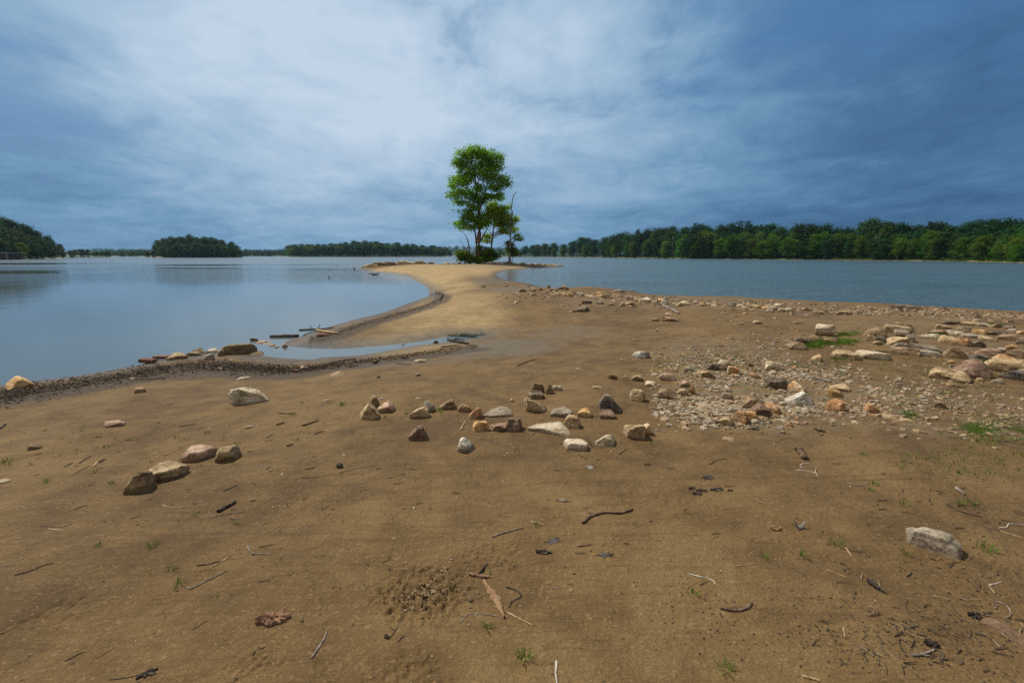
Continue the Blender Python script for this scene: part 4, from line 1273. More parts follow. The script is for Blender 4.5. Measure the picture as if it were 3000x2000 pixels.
 (2391,919,40,9,'flat','tan','long low tan rock in the rubble band near the right water line',{}),
 (2310,914,27,13,'flat','pale','pale tan rock at the end of the rubble band',{}),
 (2335,949,21,9,'wedgeL','brown','small brown stone alone on the beach below the rubble band',{}),
 (2538,924,24,7,'flat','grey','small flat grey stone near the right water line',{}),
 (2653,906,78,17,'dome','dark','long grey-brown boulder at the right water line',{'depth':.5}),
 (2762,904,23,7,'flat','dark','dark flat stone in the shallow water on the right',{}),
 (2730,1613,132,70,'flat','grey','lone grey-brown slab in the right foreground',{'depth':.62,'edge':26,'embed':.25,'cuts':5}),
 (2945,1862,118,26,'flat','purple','flat brownish pink slab sunk in the sand in the lower right corner',{'depth':.4,'embed':.55,'yaw':-.45}),
 (1651,849,31,12,'dome','brown','brown boulder at the water end of the rubble band',{}),
 (1677,865,23,13,'block','tan','tan block near the left end of the rubble band',{}),
 (1814,857,36,11,'flat','grey','flat grey stone on the crest of the rubble band',{}),
 (1753,866,18,9,'dome','orange','orange stone in the rubble band',{}),
 (1846,878,24,14,'wedgeL','pink','pinkish brown block in the rubble band',{}),
 (1719,890,31,10,'slab','dark','dark slab on the sand below the rubble band',{}),
 (1757,891,23,10,'slab','grey','squared grey slab right of the dark slab below the rubble band',{}),
 (1699,914,50,19,'wedgeR','dark','dark rock with a pale flat top on the sand below the rubble band',{}),
 (1793,895,26,8,'flat','tan','flat tan stone below the middle of the rubble band',{}),
 (1822,898,14,14,'peakR','tan','small upright tan stone below the rubble band',{}),
 (1845,895,33,11,'flat','tan','oblong tan stone right of the small upright one',{}),
 (1846,901,16,6,'slab','tan','little squared tan stone in front of the oblong one',{}),
 (1947,892,27,22,'peak','grey','grey-brown pointed boulder in the rubble band',{}),
 (1892,886,42,15,'flat','pale','pale craggy rock in the rubble band',{}),
 (2158,897,54,14,'flat','dark','long dark flat rock in the rubble band',{}),
 (1965,942,52,16,'wedgeL','brown','grey-brown wedge on the sand beside the driftwood log',{}),
 (1920,940,27,9,'flat','brown','small brown flat rock left of the grey-brown wedge',{}),
 (1958,924,22,8,'flat','pink','pink flat stone under the driftwood log',{}),
 (2174,950,18,6,'flat','grey','thin dark grey chip on the beach below the long dark rock',{}),
 (2219,950,27,12,'dome','tan','tan rounded stone on the beach right of the thin dark chip',{}),
 (2006,894,33,12,'flat','pale','pale flat rock in the rubble band right of the pointed boulder',{}),
 (2037,845,134,6,'slab','pale','long pale rock ledge just above the water on the right',{'depth':.12,'embed':.3}),
 (1988,850,18,10,'dome','brown','small brown stone standing in the water before the pale ledge',{}),
 (2035,849,19,6,'flat','brown','low brown stone in the water in front of the pale ledge',{}),
 (1852,852,9,5,'dome','tan','smallest stone of four in the water left of the pale ledge',{}),
 (1872,852,13,4,'flat','dark','dark flat stone in the water left of the pale ledge',{}),
 (1893,852,17,6,'flat','tan','largest stone of four in the water left of the pale ledge',{}),
 (1910,851,10,4,'flat','tan','stone in the water nearest to the pale ledge',{}),
 (1608,829,10,9,'dome','brown','round brown stone in the water of the right bay',{}),
 (1549,825,9,4,'flat','brown','low flat stone in the water near the spit in the right bay',{}),
 (58,1137,66,41,'peak','orange','orange-tan pyramid rock at the left edge of the wrack line',{}),
 (411,1150,26,16,'block','tan','small tan block on the sand left of the wrack line',{}),
 (337,1249,53,20,'flat','pink','pale pinkish flat rock half sunk in the sand on the left',{'embed':.25}),
 (103,1316,30,18,'wedgeL','brown','small dark brown rock alone on the far left sand',{}),
 (591,1346,94,50,'dome','pink','rounded pinkish boulder with a reddish end on the left',{'edge':10,'depth':.6}),
 (668,1350,64,53,'dome','olive','brown rock with a dark front touching the rounded pinkish boulder',{'edge':12}),
 (492,1404,112,58,'over','tan','layered tan boulder undercut at the front on the left',{'edge':12,'depth':.55}),
 (407,1441,77,66,'wedgeR','olive','rough grey-brown pitted rock, nearest of the four on the left',{'rough':.1}),
 (8,1415,40,13,'flat','pale','pale flat plate cut by the left edge',{'embed':.3}),
 (521,1052,55,24,'dome','olive','olive-brown wet rock right of the red bricks at the water',{}),
 (575,1042,60,26,'peak','olive','olive pointed rock in the line at the left water edge',{}),
 (623,1036,34,19,'dome','pale','pale yellow stone left of the big squared slab',{}),
 (611,1054,30,20,'wedgeR','grey','grey jagged stone in front of the pale yellow one',{}),
 (648,1043,20,21,'dome','brown','brown stone between the pale yellow one and the big squared slab',{}),
 (703,1037,90,36,'block','olive','big squared olive slab standing at the mouth of the channel',{'edge':40,'depth':.35,'cuts':1,'rough':.03}),
 (749,1039,44,10,'wedgeL','brown','dark wedge at the right foot of the big squared slab',{}),
 (737,1181,102,56,'wedgeL','pale','large pale-topped wedge rock alone on the left sand',{'edge':24,'depth':.5,'cuts':3}),
 (239,1053,22,6,'flat','orange','small tan stone awash in the water on the left',{}),
 (431,1036,29,7,'flat','olive','mossy flat stone in the water behind the red bricks',{}),
 (759,995,21,10,'dome','pink','pinkish stone behind the tan block in the channel mouth',{}),
 (767,1007,34,16,'block','pink','pinkish tan block in the little heap at the channel mouth',{}),
 (795,1000,24,10,'slab','tan','tan slab at the back of the little heap at the channel mouth',{}),
 (784,1011,29,11,'flat','grey','grey plate at the front of the little heap at the channel mouth',{}),
 (797,1016,21,10,'dome','orange','orange-tan stone in the water of the channel mouth',{}),
 (811,1021,18,9,'flat','olive','brownish stone right of the orange-tan one in the channel mouth',{}),
 (834,1019,20,15,'peak','pink','pointed brown stone at the sand point of the channel mouth',{}),
 (890,1081,25,12,'dome','pink','salmon pink stone on the wrack line',{}),
 (991,1101,50,12,'flat','tan','flat pointed tan stone on the sand below the channel',{'embed':.3}),
 (713,1111,38,6,'flat','pale','thin pale plate on the sand behind the large pale-topped wedge',{'embed':.3}),
 (1084,1228,60,54,'peak','tan','brown-tan rock, front left of the group of three',{'edge':20}),
 (1095,1192,36,37,'peak','olive','pointed rock standing behind the group of three',{'edge':20}),
 (1132,1208,53,33,'flat','pink','greyish pink rock, right one of the group of three',{}),
 (729,1254,33,9,'flat','pink','flat pinkish chip on the sand left of centre',{}),
 (1109,1107,13,10,'peak','grey','small grey pointed stone right of the flat pointed tan one',{}),
 (1224,1101,18,10,'dome','grey','small grey stone on the sand before the pale layered chip',{}),
 (959,1174,20,5,'flat','white','thin white chip on the sand right of the pale-topped wedge',{}),
 (1118,1170,13,6,'dome','white','small bluish white pebble behind the group of three',{}),
 (1225,1168,19,6,'flat','pale','small flat pale chip behind the whitish upright rock',{}),
 (1277,1006,16,11,'dome','dark','dark mossy stone standing in the channel',{}),
 (1181,1013,13,6,'dome','purple','reddish pebble at the far bank of the channel',{}),
 (1171,1017,10,4,'flat','brown','little brown stone in the channel water',{}),
 (1415,842,16,9,'block','pale','pale stone on the little scarp across the spit',{}),
 (1484,832,12,7,'wedgeL','white','white stone on the damp sand of the right bay',{}),
 (1483,840,12,8,'dome','grey','grey stone in front of the white one by the right bay',{}),
 (1554,863,20,7,'flat','tan','tan flat stone at the left start of the rubble band',{}),
 (1559,857,15,9,'dome','grey','grey rounded stone at the left start of the rubble band',{}),
 (1585,851,18,10,'peakL','brown','brown pointed stone at the left start of the rubble band',{}),
 (1533,855,26,8,'flat','brown','brown flat stone left of the grey rounded one',{}),
 (1515,862,20,5,'flat','grey','thin grey plate on the sand left of the rubble band',{}),
 (1513,889,15,8,'peak','pale','small pale pyramid stone on the open sand of the spit neck',{}),
 (1112,777,58,13,'flat','brown','dark brown ledge of rock at the left tip of the spit',{'depth':.4,'rough':.13,'cuts':14}),
 (1142,776,40,12,'slab','purple','reddish dark ledge of rock behind the tip of the spit',{'depth':.4}),
 (1184,775,60,13,'flat','pale','pale ledge of rock at the back of the spit',{'depth':.4,'rough':.13,'cuts':14}),
 (1229,774,40,11,'dome','tan','tan ledge right of the pale one at the back of the spit',{'depth':.4,'rough':.13,'cuts':14}),
 (1262,772,24,6,'flat','brown','small brown ledge at the back of the spit',{'depth':.4}),
 (1086,783,46,10,'flat','tan','low tan ledge at the waterline of the spit tip',{'depth':.4}),
]
for (px, base, w_, h_, prof, mat, lab, kw) in ROCKS:
    rock(px, base, w_, h_, prof, mat, lab, **kw)

# bricks
def brick(px, base, wpx, hpx, label, yaw, dz=0.0, name='brick'):
    x, y, z, t = ground_at(px, base); m = t / F
    w, h = wpx * m, hpx * m * .75
    g_ = Geo(); d = w * .42
    V, Fc = ico(4)
    acc = sum(np.maximum(np.abs(V[:, k]) / s_, 0) ** 26 for k, s_ in zip(range(3), (w / 2, d / 2, h / 2)))
    V = V * (acc ** (-1 / 26))[:, None]
    k = np.array([mnoise.noise(Vector(v_) * 25) for v_ in V]); V = V * (1 + .02 * k)[:, None]
    o = mesh_obj(name, V, Fc, RM['brick'], smooth_shade=True, sharp=40)
    o.location = (x, y + d / 2, max(z, 0) + h * .42 + dz); o.rotation_euler = (0.03, 0.04, yaw); tag(o, label, 'brick')
brick(426, 1066, 46, 15, 'dark red block lying in the water at the wrack line', -.1, .02)
brick(468, 1053, 42, 8, 'thin red board-like brick right of the dark red block', .2, .01)
brick(739, 1000, 13, 9, 'red brick end left of the pinkish stones in the channel mouth', .5)
brick(749, 1001, 12, 9, 'rounded red brick bit beside the other brick in the channel mouth', -.4)
brick(943, 986, 30, 9, 'red brick under the tan driftwood on the shore', .15)
brick(867, 1089, 20, 8, 'orange brick shard left of the salmon pink stone', -.3)

# stones of the rubble bands: each its own object, shapes shared by copies
SMALL = []
for i in range(12):
    V, Fc = rock_shape(1.0, [.30, .42, .22, .5][i % 4], .75, ['flat', 'dome', 'slab', 'wedgeL', 'flat', 'block'][i % 6], 500 + i, 3, 14, .06, .1)
    V[:, 2] -= 0.02
    SMALL.append((V, Fc))
SM = {}
def small_stone(x, y, z, s, mat, label, group, idx=None, name='stone'):
    idx = random.randrange(12) if idx is None else idx
    if (idx, mat) not in SM:
        o = mesh_obj(name, SMALL[idx][0], SMALL[idx][1], RM[mat], smooth_shade=True, sharp=38); SM[(idx, mat)] = o
    else:
        o = SM[(idx, mat)].copy(); link(o)
    o.location = (x, y, z); o.scale = (s * random.uniform(.85, 1.2), s * random.uniform(.8, 1.1), s * random.uniform(.7, 1.15)); o.rotation_euler = (random.uniform(-.15, .15), random.uniform(-.15, .15), random.uniform(0, 6.28))
    tag(o, label, 'stone', group)


MATS_B = ['tan', 'tan', 'pale', 'tan', 'grey', 'brown', 'pink', 'orange']
LABW = {'tan': 'tan', 'pale': 'pale', 'grey': 'grey', 'brown': 'brown', 'pink': 'pinkish', 'orange': 'orange', 'dark': 'dark', 'rust': 'rust red', 'white': 'white'}
# band of rubble along the right shore
cen = [(1560, 858), (1640, 862), (1700, 866), (1760, 868), (1830, 874), (1900, 884), (1980, 889), (2060, 893), (2140, 897), (2220, 903), (2300, 908), (2380, 914)]
for k in range(92):
    px = random.uniform(1560, 2380)
    cy = np.interp(px, [c[0] for c in cen], [c[1] for c in cen]) + random.gauss(0, 4.5)
    x, y, z, t = ground_at(px, cy); m = random.choice(MATS_B)
    small_stone(x, y, z, t / F * random.uniform(10, 27), m, f'{LABW[m]} stone in the long rubble band along the right shore', f'{LABW[m]} stones of the rubble band')
# stony rim of the spit below the trees and its right tip
for k in range(64):
    px = random.choice((random.uniform(1300, 1500), random.uniform(1440, 1650)))
    cy = np.interp(px, [1330, 1450, 1520, 1600, 1650], [768.5, 772, 774, 777, 779]) + random.gauss(0, 1.1)
    x, y, z, t = ground_at(px, cy); m = random.choice(['grey', 'tan', 'brown', 'pale'])
    small_stone(x, y, max(z, 0), t / F * random.uniform(6, 15), m, f'{LABW[m]} stone on the stony rim below the trees of the spit', f'{LABW[m]} stones on the rim of the spit')


def debris_mesh(name, label, cat, items, mats_idx, mats, smooth_shade=False):
    pass


# gravel: uncountable chips, one mesh per kind of place
def flat_chip(r):
    n = r.integers(5, 8)
    a = np.sort(r.random(n) * 2 * math.pi)
    rad = 0.5 * (0.7 + 0.5 * r.random(n))
    top = np.stack([np.cos(a) * rad * .82, np.sin(a) * rad * .6, np.full(n, 1.0) + r.normal(size=n) * .15], 1)
    bot = np.stack([np.cos(a) * rad, np.sin(a) * rad * .75, np.full(n, -.6)], 1)
    return np.vstack([top, bot]), [tuple(range(n))] + [(i, i + n, (i + 1) % n + n, (i + 1) % n) for i in range(n)]


CHIPS = [flat_chip(np.random.default_rng(i)) for i in range(24)]


def chips(name, label, pts, size_fn, matname, seed, thick=(.10, .22)):
    r = np.random.default_rng(seed); g_ = Geo()
    pts = np.array(pts); Z = height(pts[:, 0], pts[:, 1])
    for (x, y), z in zip(pts, Z):
        V, Fc = CHIPS[r.integers(24)]
        s = size_fn(r); a = r.random() * 6.28; c_, s_ = math.cos(a), math.sin(a)
        V = V * np.array([s, s, s * r.uniform(*thick)])
        tx, ty = r.normal() * .12, r.normal() * .12
        W = np.stack([V[:, 0] * c_ - V[:, 1] * s_, V[:, 0] * s_ + V[:, 1] * c_, V[:, 2] + V[:, 0] * tx + V[:, 1] * ty], 1) + np.array([x, y, z + s * .03])
        g_.add(W, Fc)
    o = g_.build(name, RM_CHIP[matname]); tag(o, label, 'gravel', kind='stuff')


def chip_mat(name, stops):
    m, g, b, out = new_mat(name)
    geo = g.node('ShaderNodeNewGeometry'); tc = g.node('ShaderNodeTexCoord')
    n = g.noise(tc.outputs['Object'], 60, 3, .6)
    col = g.ramp(geo.outputs['Random Per Island'], stops)
    col = g.mix(g.maprange(n, .35, .65, .45, 0), col, (0.10, 0.08, 0.055))
    g.put(b.inputs['Base Color'], col); b.inputs['Roughness'].default_value = .85; b.inputs['Specular IOR Level'].default_value = .25
    bump(g, b, n, .5, .006)
    return m


RM_CHIP = {
    'mixed': chip_mat('chips_mixed', [(0, (0.17, 0.14, 0.105)), (.2, (0.34, 0.29, 0.21)), (.4, (0.28, 0.19, 0.10)), (.6, (0.44, 0.35, 0.22)), (.75, (0.38, 0.35, 0.28)), (.88, (0.40, 0.22, 0.10)), (1, (0.56, 0.50, 0.40))]),
    'tan': chip_mat('chips_tan', [(0, (0.18, 0.13, 0.08)), (.4, (0.33, 0.24, 0.145)), (.75, (0.46, 0.37, 0.25)), (1, (0.40, 0.24, 0.13))]),
    'bark': chip_mat('chips_bark', [(0, (0.016, 0.013, 0.010)), (.5, (0.035, 0.027, 0.020)), (.85, (0.075, 0.055, 0.04)), (1, (0.15, 0.11, 0.075))]),
    'shell': chip_mat('chips_shell', [(0, (0.45, 0.44, 0.40)), (1, (0.75, 0.74, 0.70))]),
}


def px_cloud(blobs, n, seed, patchy=False):
    """points on the beach spread over world-space ellipses whose centres were read off the photo"""
    r = np.random.default_rng(seed); out = []
    wts = np.array([b[4] for b in blobs], float); wts /= wts.sum()
    for k in r.choice(len(blobs), n, p=wts):
        px, py, rx, ry, _ = blobs[k]
        for _t in range(8):
            qx, qy = r.normal(px, rx * .55), r.normal(py, ry * .55)
            if qy > 770 and abs(qx - px) < rx * 1.25 and abs(qy - py) < ry * 1.25: break
        else: continue
        x, y = at_level(qx, qy, 0.42)
        if patchy and mnoise.noise(Vector((x * .9, y * .9, 2.0))) + .6 * mnoise.noise(Vector((x * 3, y * 3, 5.0))) < r.uniform(-.55, .25): continue
        if sd1(x, y) > 0.05: out.append((x, y))
    return out


chips('gravel', 'patch of flat grey and tan stone chips on the right of the beach', px_cloud([(2140, 1195, 190, 62, 5), (2270, 1120, 230, 55, 3.2), (2060, 1060, 200, 45, 1.2), (2460, 1180, 240, 55, 1.7), (2260, 1010, 200, 40, .5)], 15000, 41, True), lambda r: .016 + .085 * r.random() ** 3, 'mixed', 41)
chips('gravel', 'scattered tan chips across the right part of the beach', px_cloud([(2750, 1180, 300, 110, 3), (2600, 1000, 380, 80, 1.5), (1950, 960, 420, 70, .8), (2150, 930, 400, 40, 1), (2900, 1250, 160, 70, .6)], 1700, 42), lambda r: .018 + .055 * r.random() ** 2, 'tan', 42)
chips('gravel', 'fine rubble of the right water line and the stone band', px_cloud([(1750, 866, 260, 12, 2), (2050, 892, 330, 12, 2), (2600, 915, 420, 22, 3), (2900, 930, 200, 20, 1), (1490, 775, 190, 5, 1.6), (1150, 779, 90, 5, 1.6)], 2300, 43), lambda r: .05 + .14 * r.random() ** 2, 'tan', 43)
chips('gravel', 'sparse small chips lying on the open sand', px_cloud([(1500, 1000, 900, 160, 1), (1500, 1350, 1300, 400, 1.2), (1300, 900, 250, 60, .3)], 420, 44), lambda r: .008 + .02 * r.random() ** 2, 'tan', 44)
chips('shell_bits', 'tiny white shell bits along the left water line', px_cloud([(1020, 945, 60, 12, 1), (1150, 905, 60, 12, 1), (1230, 872, 25, 10, .8), (950, 965, 40, 8, .6), (1180, 803, 60, 4, .6), (1500, 830, 60, 5, .5), (600, 1080, 500, 30, .4), (1200, 1300, 900, 250, .5)], 260, 45), lambda r: .008 + .02 * r.random(), 'shell', 45)
chips('bark_bits', 'black rotted bark bits in the lower right foreground', px_cloud([(2850, 1750, 180, 150, 2), (2650, 1930, 330, 90, 2.2), (2250, 1850, 400, 170, 1.2), (1900, 1700, 500, 200, .7), (2450, 1500, 400, 150, .6), (900, 1700, 700, 250, .5)], 2300, 46), lambda r: .0025 + .013 * r.random() ** 2.6, 'bark', 46, (.1, .25))


# ------------------------------------------------------------------ driftwood, sticks, bark
def stick(pts, rpx, mat, label, name='stick', cat='stick', taper=.55, branches=(), sides=7, wob=.12, group=None, lift=0.0, flat=.9):
    W = []
    for (px, py) in pts:
        x, y, z, t = ground_at(px, py); W.append((x, y, z, t))
    m = W[0][3] / F
    rad = rpx * m
    cx, cy, cz = np.mean([q[:3] for q in W], axis=0)
    n = max(7, 4 * len(W))
    sm = resample([(q[0] - cx, q[1] - cy) for q in W], n)
    r = random.Random(int(pts[0][0] * 7 + pts[0][1]))
    line = []
    for i, p in enumerate(sm):
        X, Y_ = p[0] + r.uniform(-.25, .25) * rad, p[1] + r.uniform(-.25, .25) * rad
        z = max(hz(X + cx, Y_ + cy), -0.005)
        line.append((X, Y_, z - cz + rad * .65 + lift * (math.sin(math.pi * i / (n - 1)))))
    rr = [rad * (1 - (1 - taper) * i / (n - 1)) * r.uniform(.9, 1.1) for i in range(n)]
    rr[0] *= .75; rr[-1] *= .8
    if not branches:
        g_ = Geo(); g_.add(*tube(line, rr, sides, wob, r.random(), flat))
        o = g_.build(name, WM[mat], None, True, 50); o.location = (cx, cy, cz); tag(o, label, cat, group)
        return o
    root = empty(name, (cx, cy, cz)); tag(root, label, cat, group)
    g_ = Geo(); g_.add(*tube(line, rr, sides, wob, r.random(), flat)); g_.build('stem', WM[mat], root, True, 50)
    for br in branches:
        Bp = []
        for (px, py) in br:
            x, y, z, t = ground_at(px, py); Bp.append((x - cx, y - cy, z - cz + rad * .8))
        sm2 = resample(Bp, 6)
        g_ = Geo(); g_.add(*tube(sm2, [rad * .6 * (1 - .12 * i) for i in range(6)], 6, wob, 3)); g_.build('side_twig', WM[mat], root, True, 50)
    return root


